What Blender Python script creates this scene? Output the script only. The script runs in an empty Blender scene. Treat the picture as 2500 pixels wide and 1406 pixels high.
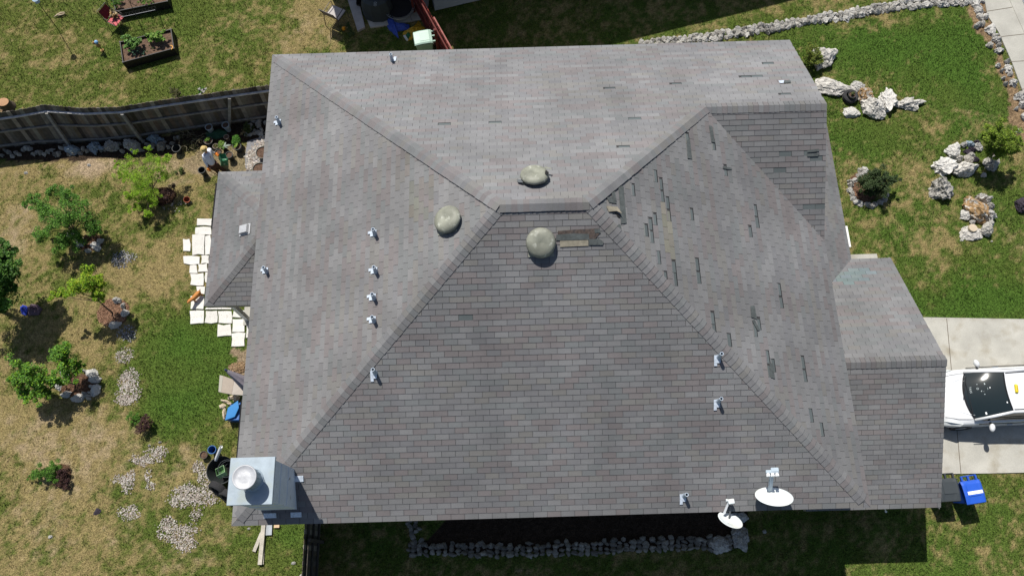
import bpy, math, random
import numpy as np
from mathutils import Vector, Matrix, Euler, noise as mn
R_ = math.radians
sc = bpy.context.scene
COL = sc.collection
# ------------------------------------------------------------------ camera
FPX = 1948.0                      # focal length in pixels of a 2500 px wide frame
CAM = np.array([6.9243, -1.2557, 25.8646])
CR = (0.3422, 0.0085, -0.0276)
cam_d = bpy.data.cameras.new('camera'); cam = bpy.data.objects.new('camera', cam_d); COL.objects.link(cam)
cam_d.sensor_fit = 'HORIZONTAL'; cam_d.sensor_width = 36.0; cam_d.lens = 36.0*FPX/2500
cam_d.clip_start = 0.1; cam_d.clip_end = 2000
cam.location = CAM; cam.rotation_euler = CR
sc.camera = cam
# ------------------------------------------------------------------ light
SX, SY = 0.24, -0.52              # horizontal shadow shift per metre of height
sunv = Vector((-SX, -SY, 1.0)).normalized()
elev = math.asin(sunv.z); azim = math.atan2(sunv.x, sunv.y)
w = bpy.data.worlds.new('World'); sc.world = w; w.use_nodes = True
nt = w.node_tree; nt.nodes.clear()
sky = nt.nodes.new('ShaderNodeTexSky'); sky.sky_type = 'NISHITA'; sky.sun_disc = False
sky.sun_elevation = elev; sky.sun_rotation = azim; sky.air_density = 1.0; sky.dust_density = 1.2
bg = nt.nodes.new('ShaderNodeBackground'); bg.inputs['Strength'].default_value = 0.082
wo = nt.nodes.new('ShaderNodeOutputWorld')
nt.links.new(sky.outputs[0], bg.inputs[0]); nt.links.new(bg.outputs[0], wo.inputs[0])
sl = bpy.data.lights.new('sun', 'SUN'); sl.energy = 5.0; sl.angle = R_(0.53); sl.color = (1.0, 0.955, 0.88)
so = bpy.data.objects.new('sun', sl); COL.objects.link(so)
so.rotation_euler = sunv.to_track_quat('Z', 'Y').to_euler(); so.location = (0, 0, 40)
vs = sc.view_settings; vs.view_transform = 'Standard'; vs.look = 'None'; vs.exposure = 0.1; vs.gamma = 1.0
vs.use_curve_mapping = False
# ------------------------------------------------------------------ geometry helpers
def _rm():
    t, r, y = CR
    cx, sx, cy, sy, cz, sz = math.cos(t), math.sin(t), math.cos(r), math.sin(r), math.cos(y), math.sin(y)
    return np.array([[cz,-sz,0],[sz,cz,0],[0,0,1]])@np.array([[cy,0,sy],[0,1,0],[-sy,0,cy]])@np.array([[1,0,0],[0,cx,-sx],[0,sx,cx]])
CM = _rm()
def G(px, py, z=0.0):
    """ground (or level z) point surveyed from the aerial photograph"""
    v = CM@np.array([(px-1250)/FPX, -(py-703)/FPX, -1.0]); t = (z-CAM[2])/v[2]; p = CAM+v*t
    return Vector((float(p[0]), float(p[1]), float(z)))
def GP(px, py, pl):
    a, b, c = pl; v = CM@np.array([(px-1250)/FPX, -(py-703)/FPX, -1.0])
    t = (a*CAM[0]+b*CAM[1]+c-CAM[2])/(v[2]-a*v[0]-b*v[1]); p = CAM+v*t
    return Vector([float(q) for q in p])
rnd = random.Random(7)
WORG = {}
def tag(o, label=None, cat=None, group=None, kind=None):
    if label: o['label'] = label
    if cat: o['category'] = cat
    if group: o['group'] = group
    if kind: o['kind'] = kind
    return o
def thing(name, loc, label, cat, group=None, rz=0.0):
    o = bpy.data.objects.new(name, None); COL.objects.link(o); o.empty_display_size = 0.2
    o.location = loc; o.rotation_euler = (0, 0, rz); tag(o, label, cat, group)
    WORG[o.name] = Vector(loc)
    return o
class MB:
    """collects faces; M places what is added next"""
    def __init__(s): s.v = []; s.f = []; s.m = []; s.c = []; s.M = Matrix.Identity(4); s.col = None; s.mi = 0
    def add(s, vs_, fs, col=None, mi=None):
        n = len(s.v); s.v += [s.M@Vector(p) for p in vs_]
        for f in fs:
            s.f.append([n+i for i in f]); s.m.append(s.mi if mi is None else mi); s.c.append(col or s.col or (1, 1, 1))
        return s
    def box(s, c, d, rz=0.0, col=None, mi=None, taper=1.0):
        x, y, z = d[0]/2, d[1]/2, d[2]/2; cc, ss = math.cos(rz), math.sin(rz); P = []
        for dz, k in ((-z, 1.0), (z, taper)):
            for dx, dy in ((-x, -y), (x, -y), (x, y), (-x, y)):
                P.append((c[0]+dx*k*cc-dy*k*ss, c[1]+dx*k*ss+dy*k*cc, c[2]+dz))
        return s.add(P, [(3,2,1,0),(4,5,6,7),(0,1,5,4),(1,2,6,5),(2,3,7,6),(3,0,4,7)], col, mi)
    def bar(s, a, b, w_, h, up=(0, 0, 1), col=None, mi=None):
        a, b = Vector(a), Vector(b); d = (b-a).normalized(); u = Vector(up)
        sd = d.cross(u); sd = sd.normalized() if sd.length > 1e-4 else Vector((1, 0, 0)); u = sd.cross(d).normalized()
        P = [p+sd*i*w_/2+u*j*h/2 for p in (a, b) for i, j in ((-1,-1),(1,-1),(1,1),(-1,1))]
        return s.add(P, [(3,2,1,0),(4,5,6,7),(0,1,5,4),(1,2,6,5),(2,3,7,6),(3,0,4,7)], col, mi)
    def tube(s, pts, r, n=8, caps=True, col=None, mi=None):
        pts = [Vector(p) for p in pts]; rs = r if isinstance(r, (list, tuple)) else [r]*len(pts)
        P = []; F = []; ref = Vector((0.03, 0.02, 1)).normalized()
        for i, p in enumerate(pts):
            d = (pts[min(i+1, len(pts)-1)]-pts[max(i-1, 0)]).normalized()
            rr = ref if abs(d.dot(ref)) < 0.97 else Vector((1, 0, 0))
            a = d.cross(rr).normalized(); b = d.cross(a)
            for k in range(n):
                t = 2*math.pi*k/n; P.append(p+(a*math.cos(t)+b*math.sin(t))*rs[i])
        for i in range(len(pts)-1):
            for k in range(n): F.append((i*n+k, i*n+(k+1) % n, (i+1)*n+(k+1) % n, (i+1)*n+k))
        if caps: F.append(tuple(range(n-1, -1, -1))); F.append(tuple(range((len(pts)-1)*n, len(pts)*n)))
        return s.add(P, F, col, mi)
    def lathe(s, prof, n=24, c=(0, 0, 0), sx=1.0, sy=1.0, col=None, mi=None, cap0=False, cap1=False):
        P = []; F = []
        for r, z in prof:
            for k in range(n):
                t = 2*math.pi*k/n; P.append((c[0]+r*sx*math.cos(t), c[1]+r*sy*math.sin(t), c[2]+z))
        for i in range(len(prof)-1):
            for k in range(n): F.append((i*n+k, i*n+(k+1) % n, (i+1)*n+(k+1) % n, (i+1)*n+k))
        if cap0: F.append(tuple(range(n-1, -1, -1)))
        if cap1: F.append(tuple(range((len(prof)-1)*n, len(prof)*n)))
        return s.add(P, F, col, mi)
    def prism(s, poly, z0, z1, col=None, mi=None):
        n = len(poly); P = [(p[0], p[1], z0) for p in poly]+[(p[0], p[1], z1) for p in poly]
        a = sum(poly[i][0]*poly[(i+1) % n][1]-poly[(i+1) % n][0]*poly[i][1] for i in range(n))
        top = tuple(range(n, 2*n)); bot = tuple(range(n-1, -1, -1))
        side = [(i, (i+1) % n, n+(i+1) % n, n+i) for i in range(n)]
        if a < 0: top = top[::-1]; bot = bot[::-1]; side = [q[::-1] for q in side]
        return s.add(P, [top, bot]+side, col, mi)
    def build(s, name, mats, parent=None, org=None, smooth=False, bevel=0.0, local=False):
        me = bpy.data.meshes.new(name)
        if parent is not None: o0 = Vector((0, 0, 0)) if local else WORG[parent.name]
        else: o0 = Vector(org) if org is not None else (Vector((0, 0, 0)))
        me.from_pydata([tuple(p-o0) for p in s.v], [], s.f)
        mats = mats if isinstance(mats, (list, tuple)) else [mats]
        for m in mats: me.materials.append(m)
        if len(mats) > 1: me.polygons.foreach_set('material_index', s.m)
        if any(c != (1, 1, 1) for c in s.c):
            at = me.color_attributes.new('Col', 'FLOAT_COLOR', 'CORNER')
            cnt = [len(f) for f in s.f]; a = np.ones((sum(cnt), 4), dtype=np.float32)
            a[:, :3] = np.repeat(np.array(s.c, dtype=np.float32), cnt, axis=0); at.data.foreach_set('color', a.ravel())
        if smooth: me.polygons.foreach_set('use_smooth', [True]*len(me.polygons))
        me.update()
        o = bpy.data.objects.new(name, me); COL.objects.link(o)
        if parent is not None: o.parent = parent; WORG[o.name] = o0 if not local else Vector((0, 0, 0))
        else: o.location = o0; WORG[o.name] = o0
        if bevel: b = o.modifiers.new('bevel', 'BEVEL'); b.width = bevel; b.segments = 2; b.limit_method = 'ANGLE'
        return o
def jit(r, lo, hi, c): k = r.uniform(lo, hi); return tuple(v*k*r.uniform(.96, 1.04) for v in c)
def kids(o): return [c for c in bpy.data.objects if c.parent == o]
def copy_tree(o, parent=None):
    c = o.copy(); COL.objects.link(c)
    if parent is not None: c.parent = parent
    for ch in kids(o): copy_tree(ch, c)
    return c
# ------------------------------------------------------------------ materials
MATS = {}
def mat(name, col=(0.5, 0.5, 0.5), rough=0.8, spec=0.3, metal=0.0, attr=False, var=0.0, vs_=8.0, bump=0.0, bs=40.0, dirt=None, ds=1.5, dlo=0.5, dhi=0.65, alpha=1.0, trans=0.0, coat=0.0, objrand=0.0, fine=0.0, fs=60.0):
    m = bpy.data.materials.new(name); m.use_nodes = True; n = m.node_tree.nodes; l = m.node_tree.links; n.clear()
    out = n.new('ShaderNodeOutputMaterial'); b = n.new('ShaderNodeBsdfPrincipled'); l.new(b.outputs[0], out.inputs[0])
    b.inputs['Roughness'].default_value = rough; b.inputs['Metallic'].default_value = metal
    b.inputs['Specular IOR Level'].default_value = spec; b.inputs['Alpha'].default_value = alpha
    b.inputs['Transmission Weight'].default_value = trans; b.inputs['Coat Weight'].default_value = coat
    tc = n.new('ShaderNodeTexCoord')
    def noise(scale, det=4.0, vec=tc.outputs['Object'], rg=0.55):
        q = n.new('ShaderNodeTexNoise'); q.inputs['Scale'].default_value = scale; q.inputs['Detail'].default_value = det
        q.inputs['Roughness'].default_value = rg; l.new(vec, q.inputs['Vector']); return q.outputs['Fac']
    def mix(a, b_, f, mode='MIX'):
        q = n.new('ShaderNodeMix'); q.data_type = 'RGBA'; q.blend_type = mode
        for s_, v in ((q.inputs[6], a), (q.inputs[7], b_)):
            if isinstance(v, tuple): s_.default_value = (*v[:3], 1)
            else: l.new(v, s_)
        if isinstance(f, float): q.inputs[0].default_value = f
        else: l.new(f, q.inputs[0])
        return q.outputs[2]
    def maprange(v, a, b_, c, d):
        q = n.new('ShaderNodeMapRange'); l.new(v, q.inputs[0])
        for i, x in enumerate((a, b_, c, d)): q.inputs[i+1].default_value = x
        return q.outputs[0]
    if attr: a = n.new('ShaderNodeAttribute'); a.attribute_name = 'Col'; c = a.outputs['Color']
    else: c = tuple(col)
    def scale_by(c, fac):
        q = n.new('ShaderNodeVectorMath'); q.operation = 'SCALE'
        if isinstance(c, tuple): q.inputs[0].default_value = c[:3]
        else: l.new(c, q.inputs[0])
        l.new(fac, q.inputs['Scale']); return q.outputs[0]
    if dirt: c = mix(c, dirt, maprange(noise(ds, 6.0), dlo, dhi, 0, 1))
    if var: c = scale_by(c, maprange(noise(vs_, 5.0), 0.3, 0.7, 1-var, 1+var))
    if fine: c = scale_by(c, maprange(noise(fs, 2.0, rg=0.7), 0.3, 0.7, 1-fine, 1+fine))
    if objrand:
        oi = n.new('ShaderNodeObjectInfo'); c = scale_by(c, maprange(oi.outputs['Random'], 0, 1, 1-objrand, 1+objrand))
    if isinstance(c, tuple): b.inputs['Base Color'].default_value = (*c[:3], 1)
    else: l.new(c, b.inputs['Base Color'])
    if bump:
        q = n.new('ShaderNodeBump'); q.inputs['Strength'].default_value = 1.0; q.inputs['Distance'].default_value = bump
        l.new(noise(bs, 5.0), q.inputs['Height']); l.new(q.outputs[0], b.inputs['Normal'])
    m['_b'] = 1; MATS[name] = m
    return m
M = {}
M['shingle'] = mat('asphalt_shingle', attr=True, rough=0.95, spec=0.12, var=0.13, vs_=0.8, fine=0.17, fs=95.0, bump=0.003, bs=150.0)
M['fascia'] = mat('painted_fascia', (0.33, 0.31, 0.29), 0.6, var=0.08)
M['siding'] = mat('beige_siding', (0.42, 0.37, 0.30), 0.7, var=0.06, bump=0.002)
M['brick'] = mat('brick_wall', (0.32, 0.22, 0.16), 0.85, var=0.2, vs_=6)
M['white_trim'] = mat('white_trim', (0.74, 0.73, 0.70), 0.5, var=0.06)
M['window_glass'] = mat('window_glass', (0.03, 0.04, 0.05), 0.08, 0.6)
M['galv'] = mat('galvanised_metal', (0.30, 0.36, 0.41), 0.55, 0.4, 0.1, var=0.12, vs_=5, dirt=(0.26, 0.30, 0.30), ds=2.5)
M['galv_bright'] = mat('bright_galvanised', (0.42, 0.43, 0.45), 0.5, 0.5, 0.1, var=0.12, vs_=9, bump=0.01, bs=6)
M['chimney_side'] = mat('painted_chimney_side', (0.60, 0.65, 0.72), 0.8, var=0.07, vs_=6, dirt=(0.12, 0.11, 0.11), ds=5.0, dlo=0.66, dhi=0.74, fine=0.06)
M['vent_dome'] = mat('weathered_vent_dome', (0.235, 0.24, 0.195), 0.55, 0.35, var=0.28, vs_=3.5, dirt=(0.42, 0.43, 0.37), ds=8, dlo=0.58, dhi=0.70, fine=0.08)
M['pipe'] = mat('painted_vent_pipe', (0.42, 0.49, 0.57), 0.55, var=0.15, vs_=30)
M['flash'] = mat('lead_flashing', (0.48, 0.54, 0.62), 0.5, 0.4, var=0.25, vs_=20)
M['dark'] = mat('dark_opening', (0.012, 0.012, 0.013), 0.9)
M['dish'] = mat('dish_paint', (0.66, 0.71, 0.72), 0.45, var=0.04, dirt=(0.6, 0.6, 0.54), ds=1.2)
M['dish_arm'] = mat('dish_arm_paint', (0.42, 0.50, 0.56), 0.5, var=0.1)
M['dish_dark'] = mat('dish_dark_metal', (0.10, 0.11, 0.12), 0.5)
M['decal_white'] = mat('decal_white', (0.85, 0.87, 0.88), 0.5)
M['decal_grey'] = mat('decal_grey', (0.33, 0.38, 0.42), 0.5)
M['underlay'] = mat('torn_roof_deck', (0.075, 0.058, 0.05), 0.95, var=0.4, vs_=20, dirt=(0.05, 0.045, 0.045), ds=9)
M['torn'] = mat('torn_shingle', (0.075, 0.085, 0.085), 0.9, var=0.25, vs_=9, fine=0.2)
M['torn_tan'] = mat('faded_torn_shingle', (0.22, 0.20, 0.155), 0.9, var=0.2, vs_=9, fine=0.15)
M['limestone'] = mat('limestone', (0.50, 0.48, 0.44), 0.95, 0.15, var=0.35, vs_=5.0, dirt=(0.12, 0.12, 0.12), ds=6.0, dlo=0.55, dhi=0.68, bump=0.03, bs=16, objrand=0.22, fine=0.15, fs=40)
M['limestone_white'] = mat('white_limestone', (0.58, 0.565, 0.53), 0.95, 0.15, var=0.2, vs_=5.0, dirt=(0.26, 0.27, 0.28), ds=6.0, dlo=0.57, dhi=0.7, bump=0.03, bs=20, objrand=0.15, fine=0.12, fs=40)
M['limestone_ochre'] = mat('ochre_stained_limestone', (0.34, 0.22, 0.11), 0.95, 0.15, var=0.35, vs_=6.0, dirt=(0.52, 0.50, 0.46), ds=2.6, dlo=0.5, dhi=0.6, bump=0.05, bs=14, fine=0.2, fs=40)
M['rock_dark'] = mat('grey_field_stone', (0.36, 0.34, 0.30), 0.95, 0.15, var=0.45, vs_=5.0, dirt=(0.07, 0.068, 0.065), ds=7.0, dlo=0.55, dhi=0.7, bump=0.02, bs=20, objrand=0.35, fine=0.15, fs=40)
M['rock_blue'] = mat('blue_grey_stone', (0.24, 0.30, 0.35), 0.9, 0.2, var=0.25, vs_=6.0, bump=0.02, bs=20, objrand=0.2)
M['rock_purple'] = mat('dark_purple_stone', (0.055, 0.045, 0.06), 0.9, 0.2, var=0.4, vs_=9.0, bump=0.02, bs=20, objrand=0.2)
M['pebble'] = mat('pebbles', attr=True, rough=0.9, spec=0.15, fine=0.1)
M['slab'] = mat('white_flagstone', (0.62, 0.605, 0.57), 0.85, 0.2, var=0.08, vs_=3.0, objrand=0.06, dirt=(0.55, 0.53, 0.48), ds=3, dlo=0.6, dhi=0.75, bump=0.004, bs=30)
M['concrete'] = mat('driveway_concrete', (0.40, 0.39, 0.35), 0.9, 0.2, var=0.16, vs_=1.1, dirt=(0.30, 0.275, 0.22), ds=1.6, dlo=0.5, dhi=0.72, fine=0.09, fs=30, bump=0.003, bs=60)
M['concrete_grey'] = mat('pavement_concrete', (0.38, 0.37, 0.33), 0.9, 0.2, var=0.12, vs_=1.6, fine=0.1, fs=30, bump=0.003, bs=60)
M['joint'] = mat('pavement_joint', (0.13, 0.11, 0.085), 0.95)
M['asphalt'] = mat('road_asphalt', (0.24, 0.26, 0.27), 0.95, 0.2, var=0.06, fine=0.12, fs=60)
M['fence_wood'] = mat('weathered_fence_wood', attr=True, rough=0.9, spec=0.15, var=0.25, vs_=9, fine=0.2, fs=30)
M['rail_wood'] = mat('sunlit_weathered_rail', (0.48, 0.47, 0.48), 0.85, var=0.3, vs_=5)
M['post_wood'] = mat('grey_fence_post', (0.26, 0.25, 0.23), 0.9, var=0.25, vs_=8)
M['red_wood'] = mat('red_stained_fence', attr=True, rough=0.8, spec=0.2, var=0.25, vs_=7, fine=0.15)
M['plank'] = mat('grey_old_plank', (0.42, 0.39, 0.33), 0.9, var=0.2, vs_=6, fine=0.15, fs=30)
M['leaf'] = mat('leaf', attr=True, rough=0.55, spec=0.35)
M['bark'] = mat('bark', (0.11, 0.085, 0.06), 0.95, var=0.3, vs_=15)
M['mulch'] = mat('mulch_mat', attr=True, rough=0.95, spec=0.1, fine=0.3, fs=50)
M['soil'] = mat('planter_soil', (0.11, 0.07, 0.05), 0.98, 0.1, var=0.4, vs_=12, bump=0.03, bs=30, fine=0.3, fs=60)
def leafmat(m):
    n = m.node_tree.nodes; l = m.node_tree.links; b = [q for q in n if q.type == 'BSDF_PRINCIPLED'][0]; out = [q for q in n if q.type == 'OUTPUT_MATERIAL'][0]
    a = [q for q in n if q.type == 'ATTRIBUTE'][0]; t = n.new('ShaderNodeBsdfTranslucent'); l.new(a.outputs['Color'], t.inputs[0])
    mx = n.new('ShaderNodeMixShader'); mx.inputs[0].default_value = 0.3; l.new(b.outputs[0], mx.inputs[1]); l.new(t.outputs[0], mx.inputs[2]); l.new(mx.outputs[0], out.inputs[0])
leafmat(M['leaf'])
def cmat(name, col, rough=0.5, spec=0.4, **k): M[name] = mat(name, col, rough, spec, **k); return M[name]
# ------------------------------------------------------------------ ground colour fields
def vnoise(x, y, seed):
    xi = np.floor(x).astype(np.int64); yi = np.floor(y).astype(np.int64); fx = x-xi; fy = y-yi
    fx = fx*fx*(3-2*fx); fy = fy*fy*(3-2*fy)
    def h(a, b):
        q = (a*374761393+b*668265263+seed*974634777) & 0xffffffff
        q = ((q ^ (q >> 13))*1274126177) & 0xffffffff
        return ((q ^ (q >> 16)) & 0xffff)/65535.0
    return (h(xi, yi)*(1-fx)+h(xi+1, yi)*fx)*(1-fy)+(h(xi, yi+1)*(1-fx)+h(xi+1, yi+1)*fx)*fy
def fbm(x, y, s, o=4, seed=1, g=0.55):
    t = 0; a = 1.0; n = 0
    for i in range(o): t = t+a*vnoise(x*s*2**i+17*i, y*s*2**i-9*i, seed+i); n += a; a *= g
    return t/n
# patches surveyed from the photograph: px, py, rx, ry (photo pixels), green +/-, lush +/-, bare soil +
PATCH = [
 (480,60,160,90,.25,.1,0),(90,60,150,90,.05,0,0),(120,180,160,70,.0,-.1,0),(330,190,150,70,.15,0,0),(700,80,150,60,-.35,-.1,.1),(620,40,60,40,.1,.2,0),(780,60,80,60,-.3,0,.1),
 (600,110,60,40,.35,.2,0),(560,160,90,40,.0,0,0),(250,240,200,25,.1,.1,0),(500,190,90,40,-.05,0,0),
 (60,400,160,30,-.35,0,.15),(220,410,110,30,-.35,0,.25),(430,420,80,60,-.35,0,.3),(480,480,80,60,-.3,0,.0),(60,500,60,50,-.25,0,.1),(40,570,60,50,-.45,0,.3),
 (250,400,60,20,-.3,0,.3),(250,650,140,110,-.1,-.1,0),(380,680,70,60,-.3,0,.1),(350,560,90,60,.0,0,0),(420,600,60,50,-.2,0,.0),(240,800,120,60,-.15,0,0),(60,860,80,70,-.2,0,.1),
 (440,760,60,40,-.15,0,.0),(430,880,110,120,.65,.35,0),(480,980,100,110,.65,.3,0),(400,1010,90,60,.5,.3,0),(420,790,60,60,.4,.2,0),(560,830,60,60,.5,.2,0),
 (350,740,40,60,.25,.1,0),(60,1000,140,80,-.3,0,.1),(200,1050,160,80,-.25,-.1,.1),(80,1130,140,90,-.25,0,.15),(250,1120,120,90,-.3,0,.1),(120,1280,170,110,-.2,0,.1),(330,1330,150,80,-.3,0,.15),(60,1380,120,50,-.2,0,.05),
 (350,1270,60,50,.15,.1,0),(340,1300,50,40,.3,.1,0),(460,1150,80,60,-.35,0,.2),(550,1290,50,40,-.3,0,.2),(700,1300,50,40,.5,.3,0),(690,1370,60,50,.25,.0,0),(600,1340,60,50,.25,.1,0),(520,1380,90,40,-.1,0,.1),(660,1400,60,20,-.1,0,.1),
 (520,880,30,20,-.5,0,.2),
 (2200,130,160,70,.45,.3,0),(2330,150,90,110,.4,.35,0),(2050,110,110,50,.5,.35,0),(2290,250,100,60,.1,-.1,0),(2240,310,110,60,-.05,0,0),(2100,330,80,60,.35,.2,0),(2170,330,110,40,.2,.1,0),
 (2220,390,50,70,-.25,0,.1),(2250,450,80,60,-.1,0,.05),(2120,560,70,60,-.0,0,.0),(2190,560,90,60,.15,.2,0),(2240,600,110,60,-.15,0,.05),(2290,670,120,60,-.05,0,.1),(2330,750,170,60,.5,.35,0),(2200,690,50,60,.1,.1,0),
 (2420,640,110,90,.2,.1,0),(2480,560,50,90,.0,0,.1),(2420,740,110,40,.55,.4,0),(2110,440,50,60,-.1,0,0),(2330,90,150,30,.3,.1,0),(2350,20,60,20,.2,0,0),(2380,240,60,90,.3,.2,0),(2400,280,60,40,-.3,0,.1),
 (1700,60,200,50,-.0,0,.0),(1950,20,220,40,-.1,0,.0),(1300,60,250,50,-.2,-.1,.1),
 (2380,1280,110,60,.1,.1,0),(2450,1200,70,40,.25,.1,0),(2300,1380,160,40,.05,0,0),(2150,1390,140,30,.15,.1,0),(2440,1350,90,60,-.15,0,.1),(2000,1330,160,60,.1,.1,0),(1200,1400,300,25,-.1,0,.1),(900,1350,100,60,.0,0,.1),(830,1330,60,80,0,0,.1),
]
def px_scale(px, py):
    a = G(px, py); b = G(px+10, py); c = G(px, py+10); return (b-a).length/10, (c-a).length/10
_P = []
for px, py, rx, ry, g_, l_, d_ in PATCH:
    c_ = G(px, py); s1, s2 = px_scale(px, py); _P.append((c_.x, c_.y, rx*s1, ry*s2, g_, l_, d_))
# beds of soil (world polygons): distance-free masks by point in polygon
def inpoly(x, y, poly):
    r = np.zeros(x.shape, bool); n = len(poly)
    for i in range(n):
        x0, y0 = poly[i][:2]; x1, y1 = poly[(i+1) % n][:2]
        c = ((y0 > y) != (y1 > y)) & (x < (x1-x0)*(y-y0)/((y1-y0) or 1e-9)+x0); r ^= c
    return r
def GL(pts, z=0.0): return [G(a, b, z) for a, b in pts]
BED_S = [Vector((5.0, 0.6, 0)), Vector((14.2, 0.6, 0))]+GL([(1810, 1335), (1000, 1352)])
BED_F = GL([(-60, 392), (-60, 352), (170, 340), (420, 330), (560, 300), (660, 285), (660, 345), (590, 345), (575, 358), (500, 362), (440, 362), (420, 378), (300, 386), (170, 392)])
BED_R = GL([(2360, -20), (2395, -20), (2425, 70), (2450, 120), (2500, 230), (2560, 340), (2560, 420), (2480, 330), (2440, 170), (2380, 60)])
BED_U = GL([(570, 850), (640, 850), (640, 900), (600, 925), (560, 905), (575, 880)])
BED_N = GL([(870, 85), (905, 75), (960, 60), (1045, 50), (1110, 190), (900, 190)])
DIRT = [(GL([(440, 395), (490, 370), (640, 345), (640, 430), (470, 432)]), .7), (BED_U, 1.0)]
def fields(x, y):
    wx = x+0.5*(fbm(x, y, .9, 3, 11)-.5)+0.25*(fbm(x, y, 4.0, 2, 15)-.5); wy = y+0.5*(fbm(x, y, .9, 3, 21)-.5)+0.25*(fbm(x, y, 4.0, 2, 25)-.5)
    g = 0.50+0.9*(fbm(wx, wy, .55, 4, 3)-.5)+1.15*(fbm(wx, wy, 2.6, 3, 5)-.5)
    lsh = 0.35+0.7*(fbm(wx, wy, .8, 3, 8)-.5); d = 0.10+0.5*(fbm(wx, wy, 1.3, 4, 9)-.55)
    for cx, cy, rx, ry, g_, l_, d_ in _P:
        k = np.exp(-0.9*(((wx-cx)/rx)**2+((wy-cy)/ry)**2)); g += g_*k*1.0; lsh += l_*k; d += d_*k*1.2
    left = 1/(1+np.exp((x+0.5)*1.2)); lsh += .22*(1-left); south = 1/(1+np.exp((y-13.0)*1.5))
    g += 0.07*left*south+0.24*(1-left)+0.24*left*(1-south)
    g += 0.75*(vnoise(x*6.5, y*6.5, 31)-.5)+0.55*(vnoise(x*11.7, y*11.7, 32)-.5)+0.4*(vnoise(x*29, y*29, 33)-.5)
    g = np.clip((g-.5)*1.5+.5, 0, 1); lsh = np.clip(lsh, 0, 1)
    d = np.clip((d-.30+0.5*(fbm(x, y, 5, 2, 41)-.5))*2.6, 0, 1)*np.clip(1.15-g, 0, 1)
    soil = np.zeros(x.shape); e = 0.18*(fbm(x, y, 3, 2, 51)-.5); f_ = 0.18*(fbm(x, y, 3, 2, 61)-.5)
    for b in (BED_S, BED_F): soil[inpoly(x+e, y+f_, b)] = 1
    litter = np.zeros(x.shape)
    for b in (BED_R,): litter[inpoly(x+e*3, y+f_*3, b)] = 1
    bare = np.zeros(x.shape)
    for b, k in DIRT: bare[inpoly(x+e*2, y+f_*2, b)] = k
    return g, lsh, d, soil, litter, bare
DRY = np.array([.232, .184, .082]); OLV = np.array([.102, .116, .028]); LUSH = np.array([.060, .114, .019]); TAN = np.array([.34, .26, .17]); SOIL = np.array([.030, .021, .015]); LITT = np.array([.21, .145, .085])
def gcol(x, y):
    g, l_, d, soil, lit, bare = fields(x, y)
    gr = OLV[None]*(1-l_[:, None])+LUSH[None]*l_[:, None]
    c = DRY[None]*(1-g[:, None])+gr*g[:, None]
    c = c*(1-d[:, None])+TAN[None]*d[:, None]
    c = c*(1-bare[:, None])+TAN[None]*0.75*bare[:, None]
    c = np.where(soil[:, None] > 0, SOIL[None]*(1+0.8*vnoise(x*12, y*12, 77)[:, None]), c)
    c = np.where(lit[:, None] > 0, LITT[None]*(0.5+1.0*vnoise(x*16, y*16, 78)[:, None]), c)
    return c, g, d, soil, lit, bare
def make_ground():
    xs = np.concatenate([[-400, -120, -60, -40], np.arange(-30, -14.6, .3), np.arange(-14.5, 29.01, 0.085), np.arange(29.3, 45, .3), [60, 80, 140, 400]])
    ys = np.concatenate([[-400, -120, -50, -30], np.arange(-20, -4.2, .3), np.arange(-4.0, 23.01, 0.085), np.arange(23.3, 38, .3), [50, 70, 140, 400]])
    X, Y = np.meshgrid(xs, ys); x = X.ravel(); y = Y.ravel(); nx, ny = len(xs), len(ys)
    z = 0.03*(fbm(x, y, 1.5, 3, 90)-.5)-0.012
    co = np.stack([x, y, z], 1).astype(np.float32)
    i = (np.arange(ny-1)[:, None]*nx+np.arange(nx-1)[None]).ravel()
    F = np.stack([i, i+1, i+nx+1, i+nx], 1).astype(np.int32)
    me = bpy.data.meshes.new('ground'); me.vertices.add(len(co)); me.vertices.foreach_set('co', co.ravel())
    me.loops.add(F.size); me.loops.foreach_set('vertex_index', F.ravel())
    me.polygons.add(len(F)); me.polygons.foreach_set('loop_start', np.arange(0, F.size, 4, dtype=np.int32)); me.polygons.foreach_set('loop_total', np.full(len(F), 4, dtype=np.int32))
    me.update(); me.validate()
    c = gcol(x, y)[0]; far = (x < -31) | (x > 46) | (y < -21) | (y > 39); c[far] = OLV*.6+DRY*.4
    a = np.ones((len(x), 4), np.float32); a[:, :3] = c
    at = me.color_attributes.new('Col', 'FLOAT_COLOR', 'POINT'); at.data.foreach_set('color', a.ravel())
    me.polygons.foreach_set('use_smooth', [True]*len(F))
    me.materials.append(mat('lawn_soil', attr=True, rough=0.98, spec=0.05, fine=0.55, fs=26.0, var=0.2, vs_=8.0, bump=0.06, bs=24.0))
    o = bpy.data.objects.new('ground', me); COL.objects.link(o); tag(o, kind='structure')
make_ground()
NOGRASS = [[(-2.1, 6.7), (15.2, .4), (15.2, 13.1), (.4, 13.1), (.4, .4)], [(.3, .3), (15.2, .3), (15.2, 13.2), (.3, 13.2)], [(14.9, .3), (18.5, .3), (18.5, 7.4), (14.9, 7.4)],
 [tuple(p[:2]) for p in GL([(2255, 775), (2700, 780), (2700, 1150), (2200, 1160)])]]
DRIVE = GL([(2160, 778), (2262, 775), (2700, 783), (2720, 1148), (2420, 1155), (2200, 1158)])
WALK = GL([(2392, -60), (2410, 40), (2437, 80), (2470, 155), (2500, 235), (2580, 430), (2700, 430), (2700, 380), (2450, -60)])
NOGRASS = NOGRASS[1:]+[[tuple(p[:2]) for p in DRIVE], [tuple(p[:2]) for p in WALK]]
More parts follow.
